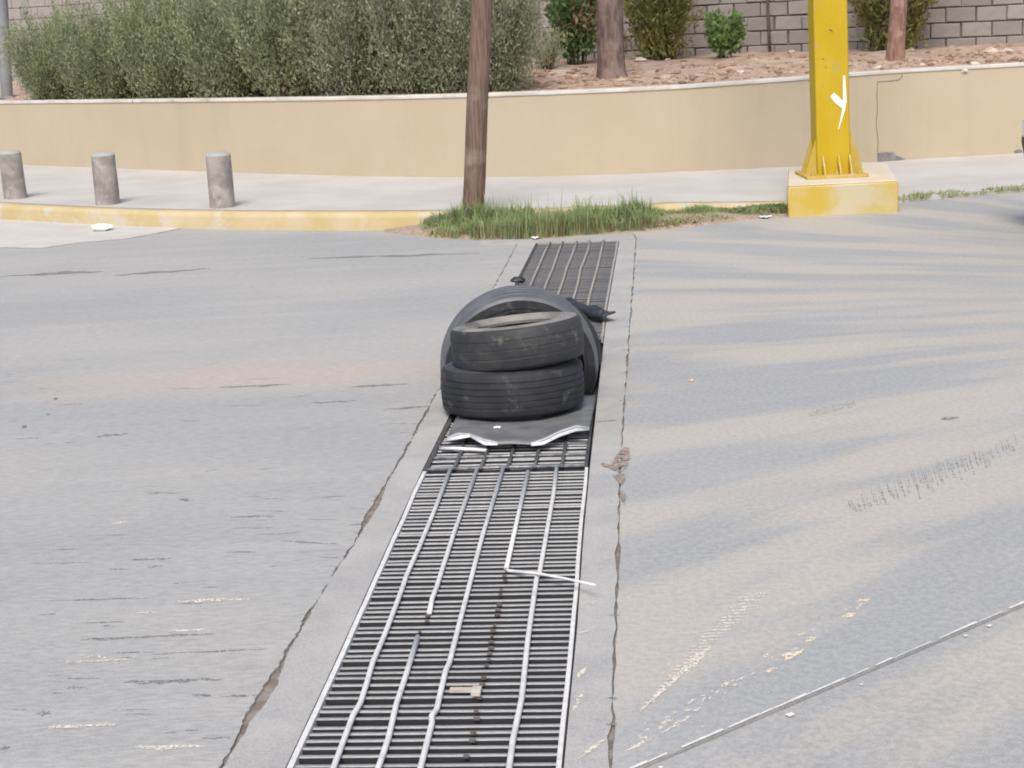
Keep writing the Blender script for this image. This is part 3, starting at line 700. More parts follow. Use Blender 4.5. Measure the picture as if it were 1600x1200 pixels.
# ------------------------------------------------------------------ bent sheet under the tyres
sh = empty('metal_sheet', (O.x, O.y, 0), DRZ)
tag(sh, 'bent dark grey metal sheet with bright torn edge under the stacked tyres', 'sheet')
fe = [(699, 691), (715, 690), (735, 692), (757, 697), (778, 699), (800, 698.5), (830, 699), (850, 696), (875, 689), (900, 683), (921, 677)]
FE = [lp(q, .02) for q in fe]
mb = MB(); NJ2 = 14; V = []
zf = [.016, .03, .034, .022, .017, .018, .017, .022, .034, .04, .022]
sb = st((0, 7.0, 0))[0]
for i, p in enumerate(FE):
    f = i / (len(FE) - 1)
    for j in range(NJ2 + 1):
        g = j / NJ2; s_ = p.y + (sb - p.y) * g
        t_ = p.x * (1 - g) + (tl(s_) + .012 + f * (trr(s_) - tl(s_) - .01)) * g
        zz = zf[i] * (1 - g) ** 3 + .014 - .05 * max(0, g - .25) + .006 * noise.noise((f * 4, g * 5, 2)) * (1 - g)
        V.append((t_, s_, zz))
n = NJ2 + 1
mb.add(V, [(i * n + j, (i + 1) * n + j, (i + 1) * n + j + 1, i * n + j + 1) for i in range(len(FE) - 1) for j in range(NJ2)])
o = mb.build('panel', M['plate'], sh, True); sm = o.modifiers.new('solid', 'SOLIDIFY'); sm.thickness = .006; sm.offset = 1
def lip(i0, i1, ht, drop):
    mb = MB(); A = []; B = []
    for i in range(i0, i1 + 1):
        v = Vector(V[i * n]); e = 1 if i0 < i < i1 else .35
        A.append(v + Vector((0, .018 * e, .0085))); B.append(v + Vector((0, -ht * e, -drop * e + .001)))
    mb.ribbon(A, B); o = mb.build('torn_edge', M['bright'], sh, True); sm = o.modifiers.new('solid', 'SOLIDIFY'); sm.thickness = .003
lip(0, 2, .016, .012); lip(2, 4, .018, .008); lip(6, 10, .014, .01)
mb = MB(); mb.tube([lp((690, 701), .008), lp((712, 701), .012), lp((760, 704), .01)], .008, 7); mb.build('bright_strip', M['bright'], sh, True)

# ------------------------------------------------------------------ tyres
def tyre(R, W, rim, name, label, tread_mat, wall_mat, grooves=4, gd=.008, bulge=1.0, seed=0):
    e = empty(name, (0, 0, 0)); hw = W / 2; th = .014
    wob = lambda a, z: .004 * math.sin(2 * a + seed) + .003 * math.sin(3 * a + seed * 2.1) + .0015 * noise.noise((math.cos(a) * 3, math.sin(a) * 3, seed))
    tw = hw * .80; pr = []
    pr.append((R - .020, -tw - .012)); pr.append((R - .007, -tw - .002))
    z = -tw
    seg = 2 * tw / (grooves + 1) if grooves else 2 * tw
    for g in range(grooves + 1):
        z0 = -tw + g * seg; cr = lambda q: R - .006 * (q / tw) ** 2
        pr.append((cr(z0), z0 + (.005 if g else 0))); pr.append((cr(z0 + seg), z0 + seg - (.005 if g < grooves else 0)))
        if g < grooves: pr.append((cr(z0 + seg) - gd, z0 + seg - .0035)); pr.append((cr(z0 + seg) - gd, z0 + seg + .0035))
    pr.append((R - .007, tw + .002)); pr.append((R - .020, tw + .012))
    mb = MB(); mb.lathe(pr, 96, wob=wob); autosmooth(mb.build('tread', tread_mat, e), 32)
    for sg in (-1, 1):
        sw = [(R - .0205, sg * (tw + .0125)), (R - .04, sg * hw * .97), (R - .058, sg * hw * 1.0), (R - .062, sg * (hw * 1.0 - .004)), (R - .075, sg * hw * .995), (rim + .03, sg * hw * .93), (rim + .018, sg * hw * .90), (rim + .015, sg * (hw * .9 + .004)), (rim + .004, sg * hw * .86), (rim - .004, sg * hw * .76), (rim, sg * hw * .62), (rim + .012, sg * hw * .60)]
        mb = MB(); mb.lathe(sw, 96, wob=wob); autosmooth(mb.build('sidewall', wall_mat, e), 40)
    il = [(rim + .012, -hw * .6), (rim + .035, -hw * .78), (R - .05, -hw * .86), (R - .024, -tw * .8), (R - .018, 0), (R - .024, tw * .8), (R - .05, hw * .86), (rim + .035, hw * .78), (rim + .012, hw * .6)]
    mb = MB(); mb.lathe(il, 96, wob=wob); mb.build('inner_liner', M['liner'], e, True)
    tag(e, label, 'tyre'); return e
ty = G(803, 655, .02)
Yc = ty.y + .255
PLl, PRl = PY(690, 612, Yc), PY(912, 612, Yc); RL = (PRl.x - PLl.x) / 2; XL = (PRl.x + PLl.x) / 2
t1 = tyre(RL + .002, .21, .205, 'tyre', 'worn ribbed black tyre lying flat, lower of the stacked two', M['rubber'], M['sidewall'], 5, .0032, seed=1)
t1.location = (XL, Yc, .020 + .096); t1.rotation_euler = (R_(-3.5), R_(-.3), 0)
t2 = tyre(.298, .19, .19, 'tyre', 'dusty bald tyre lying tilted on top of the flat ribbed tyre', M['dustrubber'], M['dustwall'], 3, .0015, seed=4)
t2.location = (.032, Yc + .0, .020 + .21 + .081); t2.rotation_euler = (R_(-4.8), R_(-4.2), 0)
t3 = tyre(.388, .215, .318, 'tyre', 'large black tyre wedged upright in the drain behind the stacked tyres', M['greytread'], M['rubber'], 4, .002, seed=2)
t3.location = (.041, 7.41, .052); t3.rotation_euler = (R_(100), 0, R_(2))
t4 = tyre(.345, .2, .22, 'tyre', 'upright tyre mostly hidden behind the large wedged tyre', M['rubber'], M['sidewall'], 4, .006, seed=6)
t4.location = (.118, 7.64, .01); t4.rotation_euler = (R_(90), 0, R_(-9))
# black rubber strip across the far side of the hole
mb = MB(); c0, c1 = G(872, 474, .02), G(950, 496, .035)
P = [c0.lerp(c1, u / 10) + Vector((0, .02 * math.sin(u * .9), .012 * math.sin(u * 1.3))) for u in range(11)]
dcr = (c1 - c0).normalized(); sdv = Vector((-dcr.y, dcr.x, 0))
A = [p + sdv * .05 + Vector((0, 0, .02)) for p in P]; B = [p - sdv * .05 for p in P]; Cc = [p - sdv * .03 + Vector((0, 0, .045)) for p in P]
mb.ribbon(A, B); mb.ribbon(B, Cc)
o = mb.build('rubber_strip', M['blackplastic'], None, True); sm = o.modifiers.new('solid', 'SOLIDIFY'); sm.thickness = .012; sm.offset = 0
tag(o, 'folded black rubber strip lying across the drain behind the upright tyres', 'rubber strip')
mb = MB(); mb.lathe([(.001, -.005), (.045, 0), (.045, .012), (.03, .03), (.001, .034)], 14, wob=lambda a, z: .6 * noise.noise((math.cos(a) * 2, math.sin(a) * 2, z * 30))); o = mb.build('rubber_lump', M['blackplastic'], None, True); o.location = G(809, 440, .0); tag(o, 'small black rubber lump at the corner of the far grate', 'rubber lump')

# ------------------------------------------------------------------ bollards
bolls = [(20, 311.5, 'concrete bollard on the pavement farthest along the kerb from the timber pole'), (165, 320.5, 'concrete bollard on the pavement between the other two bollards'), (345, 325.5, 'concrete bollard on the pavement closest to the timber pole')]
for i, (x, y, lb) in enumerate(bolls):
    p = G(x, y, .15); e = empty('bollard', (p.x, p.y + .1, .15)); r = .119
    hb = PY(x - 6, 236 + (0, 3, 3)[i], p.y + .1).z - .15 - .03
    prf = [(r * 1.0, -.03)] + [(r * (1 - .03 * k / 8), hb * k / 8) for k in range(9)] + [(r * .94, hb + .006)]
    wob = lambda a, z: .012 * noise.noise((math.cos(a) * 2, math.sin(a) * 2, z * 6 + i * 5))
    mb = MB(); mb.lathe(prf, 40, wob=wob); autosmooth(mb.build('post', M['bollard'], e), 40)
    mb = MB(); mb.lathe([(r * .985, hb + .001), (r * .97, hb + .012), (r * .8, hb + .028), (r * .5, hb + .038), (.001, hb + .042)], 40); mb.build('cap', M['apron'], e, True)
    tag(e, lb, 'bollard', 'concrete bollards along the kerb'); e.rotation_euler = (0, R_((-.8, .3, -.4)[i]), i * 2.1)

# ------------------------------------------------------------------ timber pole
pb = G(739, 333, .14); pt = PY(753, 0, pb.y + .05)
wpole = empty('timber_pole', pb); dv = (pt - pb)
mb = MB(); top = dv * 4.2
P = [dv * (-.06)] + [dv * (4.2 * i / 24) + Vector((noise.noise((i * .5, 1, 0)) * .006, 0, 0)) for i in range(25)]
mb.tube(P, lambda u: .094 - .022 * u, 14); o = autosmooth(mb.build('shaft', M['wood'], wpole), 22)
for zz in (5.2, 5.9):
    mb = MB(); q = dv * (zz / dv.z); mb.tube([q + Vector((-.09, 0, 0)), q + Vector((.11, -.02, 0))], .012, 6); mb.build('bolt', M['rust'], wpole, True)
tag(wpole, 'brown weathered timber utility pole leaning over the grass at the kerb', 'pole')

# ------------------------------------------------------------------ yellow post on plinth
ph = .10
fl, frp = G(1230, 321, ph), G(1405, 313, ph)
fl.y = frp.y = (fl.y + frp.y) / 2
ztop = (PY(1230, 287.5, fl.y).z + PY(1404, 284, frp.y).z) / 2
blp, brp = G(1228, 260.5, ztop), G(1391, 255, ztop)
px0 = PY(1231, 288, fl.y).x; px1 = PY(1404, 284, fl.y).x; pdep = (blp.y + brp.y) / 2 - fl.y
post = empty('yellow_post', ((px0 + px1) / 2, fl.y + pdep / 2, 0)); pw = px1 - px0
mb = MB(); sk = ((blp.x - px0) + (brp.x - px1)) / 2; yb = [(-pw / 2, -pdep / 2), (pw / 2, -pdep / 2), (pw / 2 + sk, pdep / 2), (-pw / 2 + sk, pdep / 2)]
mb.prism(yb, -.02, ztop - .012); bevel(mb.build('plinth', M['plinth'], post), .012)
mb = MB(); mb.prism([(x * .985, y * .985) for x, y in yb], ztop - .0118, ztop); bevel(mb.build('plinth_top', M['plinthtop'], post), .006)
yp = fl.y + pdep * .42
pbx = (PY(1272, 250, yp).x + PY(1325, 250, yp).x) / 2 - post.location.x; pwid = PY(1323.5, 200, yp).x - PY(1271.5, 200, yp).x
pc = Vector((pbx, yp - post.location.y, ztop))
lean = Matrix.Rotation(R_(-1.2), 4, 'Y')
mb = MB(); hp = 6.2; hwp = pwid / 2; hdp = .13
nz_ = 20; V = []
for i in range(nz_ + 1):
    z = hp * i / nz_
    for (a0, b0) in ((-1, -1), (1, -1), (1, 1), (-1, 1)): V.append(lean @ Vector((a0 * hwp, b0 * hdp, z)) + pc)
mb.add(V, [(i * 4 + j, i * 4 + (j + 1) % 4, (i + 1) * 4 + (j + 1) % 4, (i + 1) * 4 + j) for i in range(nz_) for j in range(4)] + [(0, 1, 2, 3), tuple(nz_ * 4 + j for j in range(4))])
bevel(mb.build('shaft', M['yellow'], post), .012)
mb = MB(); mb.box(pc + Vector((0, 0, .012)), (pwid + .24, hdp * 2 + .3, .026)); bevel(mb.build('base_plate', M['dustyyellow'], post), .004)
def gusset(pos, dirn, reach, h, tk=.014):
    d = Vector(dirn); s_ = Vector((-d.y, d.x, 0)) * tk / 2; q = pc + Vector(pos) + Vector((0, 0, .024))
    pr = [q - d * .02, q + d * reach, q + d * (reach * .92) + Vector((0, 0, .03)), q + d * .012 + Vector((0, 0, h)), q - d * .02 + Vector((0, 0, h))]; n = 5
    mb = MB(); mb.add([p - s_ for p in pr] + [p + s_ for p in pr], [tuple(range(n))[::-1], tuple(range(n, 2 * n))] + [(i, (i + 1) % n, n + (i + 1) % n, n + i) for i in range(n)]); mb.build('gusset', M['dustyyellow'], post)
for yy in (-.09, .09):
    gusset((-hwp, yy, 0), (-1, 0, 0), .10, .30); gusset((hwp, yy, 0), (1, 0, 0), .12, .34)
for xx in (-.10, .035, .13):
    gusset((xx, -hdp, 0), (0, -1, 0), .11, .16); gusset((xx, hdp, 0), (0, 1, 0), .11, .16)
for (xx, yy) in ((-.2, -.2), (.2, -.2), (.0, -.23), (.2, .2), (-.2, .2)):
    mb = MB(); q = pc + Vector((xx, yy, 0)); mb.tube([q + Vector((0, 0, .01)), q + Vector((0, 0, .07))], .012, 6); mb.tube([q + Vector((0, 0, .025)), q + Vector((0, 0, .044))], .022, 6); mb.build('anchor_bolt', M['dustyyellow'], post)
# white brush strokes on the shaft
def onpost(x, y):
    q = PY(x, y, yp - hdp - .004); return q - post.location
def stroke(px, wd):
    P = [onpost(*q) for q in px]; mb = MB(); A = []; B = []
    for i, p in enumerate(P):
        t = (P[min(i + 1, len(P) - 1)] - P[max(i - 1, 0)]).normalized(); s_ = t.cross(Vector((0, -1, 0))).normalized(); w_ = wd[i] if isinstance(wd, list) else wd
        A.append(p + s_ * w_); B.append(p - s_ * w_)
    mb.ribbon(A, B); mb.build('white_stroke', M['whitepaint'], post)
stroke([(1300, 148), (1307, 155), (1314, 162), (1318, 167)], [.022, .028, .026, .018])
stroke([(1319, 118), (1319.5, 140), (1320, 158), (1318, 172), (1314, 188), (1310, 202)], [.008, .013, .016, .012, .007, .003])
for (x, y, a) in ((1298, 47, .018), (1286, 92, .012), (1290, 105, .01), (1284, 133, .006), (1268.5, 95, .012)):
    mb = MB(); q = onpost(x, y); mb.add([q + Vector((-a, 0, a * .6)), q + Vector((a * .3, 0, a * .2)), q + Vector((a * 1.1, 0, -a * .9)), q + Vector((-a * .2, 0, -a * .2))], [(0, 1, 2, 3)]); mb.build('rust_chip', M['rust'], post)
tag(post, 'yellow painted square steel post with flared gussets on a chipped concrete plinth', 'post')

# ------------------------------------------------------------------ grey pole and thin stake
gq = soil_px(10, 148); gy = gq.y
e = empty('grey_pole', (gq.x, gq.y, gq.z - .1)); mb = MB(); rp = (PY(20, 100, gy).x - PY(2, 100, gy).x) / 2
dvg = PY(8, 5, gy) - PY(15.5, 140, gy); P = [dvg * u for u in (-.03, .5, 1, 2, 3, 4)]
mb.tube(P, rp, 20); autosmooth(mb.build('shaft', M['greypole'], e), 30); mb = MB(); mb.box((0, 0, .1), (rp * 3.2, rp * 3.2, .03)); bevel(mb.build('base_plate', M['greypole'], e), .004)
tag(e, 'round grey steel pole at the left end of the sage hedge', 'pole')
sq = soil_px(1203, 91); e = empty('iron_stake', sq); mb = MB()
d_ = PY(1199, 0, sq.y) - PY(1203, 90, sq.y); mb.tube([d_ * -.1, d_ * .6, d_ * 1.5, d_ * 2.4], .021, 8); mb.build('rod', M['rust'], e, True)
mb = MB(); mb.tube([d_ * 2.4, d_ * 2.45], .03, 8); mb.build('cap', M['rust'], e, True)
tag(e, 'thin rusty iron stake standing in the soil before the block wall', 'stake')

# ------------------------------------------------------------------ trees and shrubs
def leafq(mb, p, d, ln, wd, r):
    d = d.normalized(); a = d.cross(Vector((r.gauss(0, 1), r.gauss(0, 1), r.gauss(0, 1))))
    if a.length < 1e-4: a = Vector((1, 0, 0))
    a = a.normalized() * wd; q = p + d * ln
    mb.add([p, p + d * ln * .45 + a, q, p + d * ln * .45 - a], [(0, 1, 2, 3)])
def shrub_meshes(seed, H, Rr, nbr, nlf, leaf, spread, style, mats, dry=0):
    r = random.Random(seed); mb = MB(); st_ = MB()
    for b in range(nbr):
        az = r.uniform(0, 6.283); out = math.sqrt(r.random()); L = H * r.uniform(.55, 1.08) * (1 - .22 * out ** 2) * (1.12 if r.random() < .15 else 1)
        base = Vector((math.cos(az), math.sin(az), 0)) * Rr * .28 * out; tipx = Rr * out * r.uniform(.8, 1.15)
        tip = Vector((math.cos(az) * tipx, math.sin(az) * tipx, L))
        ctrl = Vector((math.cos(az) * tipx * (.75 if style == 'sage' else .45), math.sin(az) * tipx * (.75 if style == 'sage' else .45), L * .45))
        crv = lambda u: base * ((1 - u) ** 2) + ctrl * (2 * u * (1 - u)) + tip * (u * u)
        if b % 3 == 0: st_.tube([crv(u) for u in (0, .3, .6, .85)], lambda u: .012 * (1 - .8 * u), 4, False)
        plume = .13 * Rr * r.uniform(.7, 1.3)
        for k in range(nlf):
            u = r.uniform(.04 if style != 'open' else .15, 1) ** .8; c = crv(u); tg = (crv(min(1, u + .05)) - crv(max(0, u - .05)))
            off = Vector((r.gauss(0, 1), r.gauss(0, 1), r.gauss(0, .8))) * plume * (1.15 - .75 * u) * spread
            dd = tg.normalized() * r.uniform(.5, 1.4) + Vector((r.gauss(0, 1), r.gauss(0, 1), r.gauss(.1, .8))) * (.55 if style != 'open' else 1.1)
            mb.cur = 1 if dry and .35 < u < .85 and r.random() < dry * max(0, math.cos(az + 1.2)) else 0
            p = c + off
            if p.z < .01: p.z = r.uniform(.01, .08)
            leafq(mb, p, dd, leaf * r.uniform(.6, 1.3), leaf * (.17 if style != 'open' else .3) * r.uniform(.7, 1.2), r)
    return mb.mesh('foliage', False, mats), st_.mesh('stem', True, [M['twig']])
def shrub(name, ms, loc, rz, sc, label, group=None):
    e = empty(name, loc, rz); e.scale = sc if isinstance(sc, tuple) else (sc, sc, sc)
    link('foliage', ms[0], e); link('stem', ms[1], e); tag(e, label, 'shrub', group); return e
sage = [shrub_meshes(s_, 1.42, .70, 84, 300, .046, .95, 'sage', [M[mm]]) for s_, mm in ((1, 'sage'), (2, 'sage'), (3, 'sage2'), (4, 'sage2'))]
hedge = [(80, .93, 0), (160, 1.0, 1), (262, 1.1, 0), (362, 1.18, 1), (462, 1.2, 0), (560, 1.22, 3), (650, 1.22, 2), (725, 1.15, 3), (782, .98, 2)]
for i, (x, sc, v) in enumerate(hedge):
    q = wall_at(x, 158, 0); Yh = q.y + .85; p = PY(x, 140, Yh)
    if i == 0: lb = 'feathery grey-green sage shrub at the hedge end beside the grey pole'
    elif i == len(hedge) - 1: lb = 'feathery grey-green sage shrub at the hedge end beside the leafy flowering shrubs'
    else: lb = 'feathery grey-green sage shrub in the middle of the hedge above the tan wall'
    shrub('sage_shrub', sage[v], (p.x, p.y, soil_z(p) - .03), i * 1.9, (sc * .93, sc * .95, sc * (1.03 if i else .95) * (1, .94, 1.05, .97)[i % 4]), lb, 'sage hedge above the tan wall')
# second rank fills the hedge from behind
for i, (x, sc, v) in enumerate([(110, .95, 1), (210, 1.05, 0), (312, 1.15, 1), (412, 1.22, 0), (512, 1.27, 2), (605, 1.27, 3), (690, 1.22, 2), (755, 1.1, 3)]):
    q = wall_at(x, 158, 0); p = PY(x, 140, q.y + 1.75); shrub('sage_shrub', sage[v], (p.x, p.y, soil_z(p) - .03), i * 2.3 + 1, (sc * .9, sc * .9, sc * .86), 'feathery sage shrub in the rear rank of the hedge', 'rear rank of the sage hedge')
ol = shrub_meshes(11, 1.5, .55, 70, 90, .10, 1.2, 'open', [M['oleander'], M['dry']], .5)
p = soil_px(903, 112) + Vector((0, .35, 0)); shrub('oleander_shrub', ol, p, 0.4, (.9, .9, 1.0), 'leafy green shrub with dry orange leaves beside the dark tree trunk')
pl = shrub_meshes(12, .55, .26, 34, 50, .05, 1.2, 'sage', [M['pale']])
p = soil_px(856, 108); shrub('pale_shrub', pl, p, 0, (1, 1, 1), 'small pale green shrub between the sage hedge and the leafy shrub')
ov = shrub_meshes(13, 1.5, .62, 130, 85, .085, 1.1, 'up', [M['olive']])
p = soil_px(1037, 96) + Vector((0, .3, 0)); shrub('olive_shrub', ov, p, 0, (.95, .95, 1.0), 'bushy olive green shrub with upright stems to the right of the dark trunk')
p = soil_px(1404, 78) + Vector((0, .3, 0)); shrub('olive_shrub', ov, p, 2.2, (1.12, 1.0, .95), 'bushy olive green shrub behind the reddish tree trunk')
fs_ = shrub_meshes(14, .62, .3, 36, 34, .085, 1.3, 'open', [M['fresh']])
p = soil_px(1134, 98); shrub('broadleaf_shrub', fs_, p, 1, (1, 1, 1.0), 'small fresh green broadleaf shrub before the block wall')
yf = shrub_meshes(15, .5, .2, 20, 30, .05, 1.2, 'open', [M['dry'], M['pale']], .2)
p = soil_px(986, 90) + Vector((0, .25, 0)); shrub('yellow_shrub', yf, p, 1, (1, 1, 1.2), 'small yellowing shrub just beside the dark trunk')

def tree(name, x, y, wpx, mat, label, seed, lean_px=0, hgt=4.2):
    p = soil_px(x, y); e = empty(name, (p.x, p.y, p.z - .05)); r = random.Random(seed)
    rb = (PY(x + wpx / 2, y, p.y).x - PY(x - wpx / 2, y, p.y).x) / 2
    dv = (PY(x + lean_px, 0, p.y) - PY(x, y, p.y)); dv = dv / dv.z
    mb = MB(); V = []; n = 22; NZ = 40
    for i in range(NZ + 1):
        z = hgt * i / NZ; c = dv * z + Vector((noise.noise((z * .6, seed, 0)) * .05, 0, 0)) * min(1, z); rr = rb * (1.0 + .22 * math.exp(-z * 7) - .09 * z / 1.0 * .9)
        rr = max(rr, rb * .45)
        for k in range(n):
            a = 2 * math.pi * k / n; q = rr * (1 + .10 * noise.noise((math.cos(a) * 3, math.sin(a) * 3, z * 1.6 + seed)) + .05 * noise.noise((math.cos(a) * 8, math.sin(a) * 8, z * 4)))
            V.append((c.x + q * math.cos(a), c.y + q * math.sin(a), z))
    mb.add(V, [(i * n + k, i * n + (k + 1) % n, (i + 1) * n + (k + 1) % n, (i + 1) * n + k) for i in range(NZ) for k in range(n)])
    topc = dv * hgt; tips = []
    for b in range(7):
        az = b * .9 + r.uniform(-.3, .3); L = r.uniform(1.1, 2.0); q0_ = dv * (hgt * r.uniform(.72, .98)); q1_ = q0_ + Vector((math.cos(az) * L * .55, math.sin(az) * L * .55, L * .6)); q2_ = q0_ + Vector((math.cos(az) * L, math.sin(az) * L, L * 1.05))
        mb.tube([q0_, q1_, q2_], lambda u: rb * .42 * (1 - .75 * u), 7, False); tips += [q1_, q2_, (q1_ + q2_) / 2]
    mb.build('trunk', mat, e, True)
    mb = MB()
    for _ in range(3600):
        c = r.choice(tips); q = c + Vector((r.gauss(0, .42), r.gauss(0, .42), r.gauss(.1, .34))); leafq(mb, q, Vector((r.gauss(0, 1), r.gauss(0, 1), r.gauss(-.3, .7))), r.uniform(.07, .13), .022, r)
    mb.build('crown', M['oleander'], e)
    tag(e, label, 'tree'); return e
tree('tree', 956, 119, 44, M['bark'], 'tree with a thick dark brown trunk behind the tan wall', 3, -5)
tree('tree', 1398, 94, 27, M['bark2'], 'tree with a thin reddish trunk near the yellow post', 8, 7)

# black bag by the block wall
p = soil_px(1331, 78); mb = MB()
prf = [(.001, -.02), (.11, -.015), (.14, .04), (.11, .10), (.05, .15), (.018, .18), (.03, .21), (.001, .2)]
mb.lathe(prf, 18, wob=lambda a, z: .22 * noise.noise((math.cos(a) * 2, math.sin(a) * 2, z * 12))); o = mb.build('plastic_bag', M['blackplastic'], None, True); o.location = p
tag(o, 'black knotted plastic bag on the soil beside the olive shrub', 'bag')

# ------------------------------------------------------------------ left background building
bq = PY(60, 140, 30); e = empty('building', (bq.x - 3.2, 30.5, .9))
mb = MB(); mb.box((0, 2, 2.2), (6.6, 4, 4.4)); mb.build('wall', M['facade2'], e)
for k in range(22):
    mb = MB(); mb.box((-3.1 + k * .3, -.05, 2.2), (.17, .09, 4.38)); bevel(mb.build('panel_rib', M['facade'], e), .012, 1)
mb = MB(); mb.box((0, 1.9, 4.5), (7.0, 4.6, .2)); mb.build('roof', M['sidewalk'], e)
wst = soil_px(3, 134); mb = MB(); rock(mb, Vector((0, 0, .05)), .22, random.Random(8)); o = mb.build('painted_stone', M['litter']); o.location = wst; tag(o, 'white painted stone at the foot of the grey pole', 'stone')
tag(e, 'peach building with vertical ribs behind the grey pole', 'building')
mb = MB(); mb.add([(-60, 21, .9), (-60, 60, .9), (40, 60, .9), (40, 26.5, .9), (-4, 30.0, .9), (-9, 24.5, .9)], [(0, 1, 2, 3, 4, 5)]); struct(mb.build('yard_ground', M['soil']))

# ------------------------------------------------------------------ cars
def car(paint, name):
    e = empty(name, (0, 0, 0))
    L, W = 4.4, 1.78
    # side profile of the lower body, nose at -x; wheel arches cut out
    def arch(cx, r, n=9): return [(cx + r * math.cos(a), .32 + r * math.sin(a)) for a in [math.pi - math.pi * i / (n - 1) for i in range(n)]]
    low = [(-2.14, .34), (-2.17, .50), (-2.2, .64), (-2.19, .76), (-2.12, .88), (-1.75, .98), (-1.0, 1.05), (1.95, 1.08), (2.14, 1.02), (2.2, .8), (2.2, .55), (2.15, .34), (1.80, .26)]
    bottom = arch(1.36, .37)[::-1] + [(.9, .22), (-.95, .22)] + arch(-1.36, .37)[::-1] + [(-1.8, .26)]
    poly = low + bottom; n = len(poly); V = []
    lay = ((-1, .955, .0), (-1, 1.0, .5), (1, 1.0, .5), (1, .955, .0))
    mb = MB(); ys = [-W / 2, -W / 2 + .05, W / 2 - .05, W / 2]; ins = [.965, 1, 1, .965]
    for yv, sc in zip(ys, ins): V += [(x * sc, yv, .62 + (z - .62) * (sc if z > .5 else 1)) for x, z in poly]
    F = [(i * n + k, i * n + (k + 1) % n, (i + 1) * n + (k + 1) % n, (i + 1) * n + k) for i in range(3) for k in range(n)] + [tuple(range(n))[::-1], tuple(range(3 * n, 4 * n))]
    mb.add(V, F); bevel(mb.build('body', paint, e), .03, 3)
    # cabin
    cb = [(-1.0, 1.03), (-.25, 1.60), (.2, 1.68), (1.35, 1.64), (1.98, 1.07)]; n = len(cb); mb = MB(); V = []
    for yv in (-1, 1): V += [(x, yv * (.80 if z < 1.2 else .64), z) for x, z in cb]
    mb.add(V, [(k, (k + 1) % n, n + (k + 1) % n, n + k) for k in range(n)] + [tuple(range(n))[::-1], tuple(range(n, 2 * n))]); bevel(mb.build('cabin', paint, e), .04, 3)
    def pane(P): mb = MB(); mb.add(P, [tuple(range(len(P)))]); o = mb.build('window', M['glass'], e); s_ = o.modifiers.new('s', 'SOLIDIFY'); s_.thickness = .012; s_.offset = 0
    for sg in (-1, 1):
        def yz(z): return sg * (.80 - .16 * (z - 1.05) / .6 + .012)
        for q in ([(-.72, 1.12), (-.2, 1.54), (.28, 1.58), (.28, 1.12)], [(.36, 1.12), (.36, 1.58), (1.12, 1.56), (1.2, 1.12)], [(1.28, 1.14), (1.2, 1.55), (1.4, 1.52), (1.7, 1.14)]): pane([(x, yz(z), z) for x, z in q])
        for (x, z, wd, h, mt, nm) in ((-2.135, .74, .06, .14, 'lamp', 'headlight'), (2.15, .86, .06, .16, 'redlamp', 'tail_light')):
            mb = MB(); mb.box((x, sg * .66, z), (wd + .08, .34, h)); bevel(mb.build(nm, M[mt], e), .02)
        mb = MB(); mb.box((-.72, sg * .98, 1.1), (.12, .2, .14)); bevel(mb.build('mirror', paint, e), .03)
        for hx in (-.02, .92): mb = MB(); mb.box((hx, sg * .895, .92), (.18, .03, .03)); bevel(mb.build('door_handle', M['chrome'], e), .008)
        for wx in (-1.36, 1.36):
            wh = empty('wheel', (wx, sg * .80, .32)); wh.parent = e; wh.rotation_euler = (R_(90), 0, 0)
            mb = MB(); mb.lathe([(.21, -.09), (.29, -.1), (.318, -.08), (.322, 0), (.318, .08), (.29, .1), (.21, .09)], 36); autosmooth(mb.build('tyre', M['rubber'], wh))
            mb = MB(); mb.lathe([(.212, -.07), (.2, -.05), (.06, -.03), (.001, -.04)], 24); mb.lathe([(.212, .07), (.2, .05), (.06, .03), (.001, .04)], 24)
            for kk in range(5): a = kk * 1.2566; mb.tube([(.03 * math.cos(a), .03 * math.sin(a), -sg * -.06), (.2 * math.cos(a), .2 * math.sin(a), -sg * -.07)], .022, 6)
            autosmooth(mb.build('rim', M['chrome'], wh))
    pane([(-.93, -.72, 1.1), (-.93, .72, 1.1), (-.3, .58, 1.57), (-.3, -.58, 1.57)]); pane([(1.92, -.7, 1.13), (1.92, .7, 1.13), (1.46, .58, 1.56), (1.46, -.58, 1.56)])
    mb = MB(); mb.box((-2.15, 0, .62), (.1, .9, .16)); bevel(mb.build('grille', M['blacktrim'], e), .02)
    mb = MB(); mb.box((-2.12, 0, .42), (.16, 1.5, .14)); bevel(mb.build('bumper', M['blacktrim'], e), .03); mb = MB(); mb.box((2.13, 0, .45), (.16, 1.6, .18)); bevel(mb.build('bumper', M['blacktrim'], e), .03)
    for sy in (-.3, 0, .3): pass
    return e
nose = PY(1596.5, 218, 10.95)
c1_ = car(M['carpaint'], 'car'); c1_.location = (nose.x + 2.462, 10.9, .004); c1_.rotation_euler = (0, 0, R_(3))
tag(c1_, 'dark car entering the road past the yellow post', 'car')

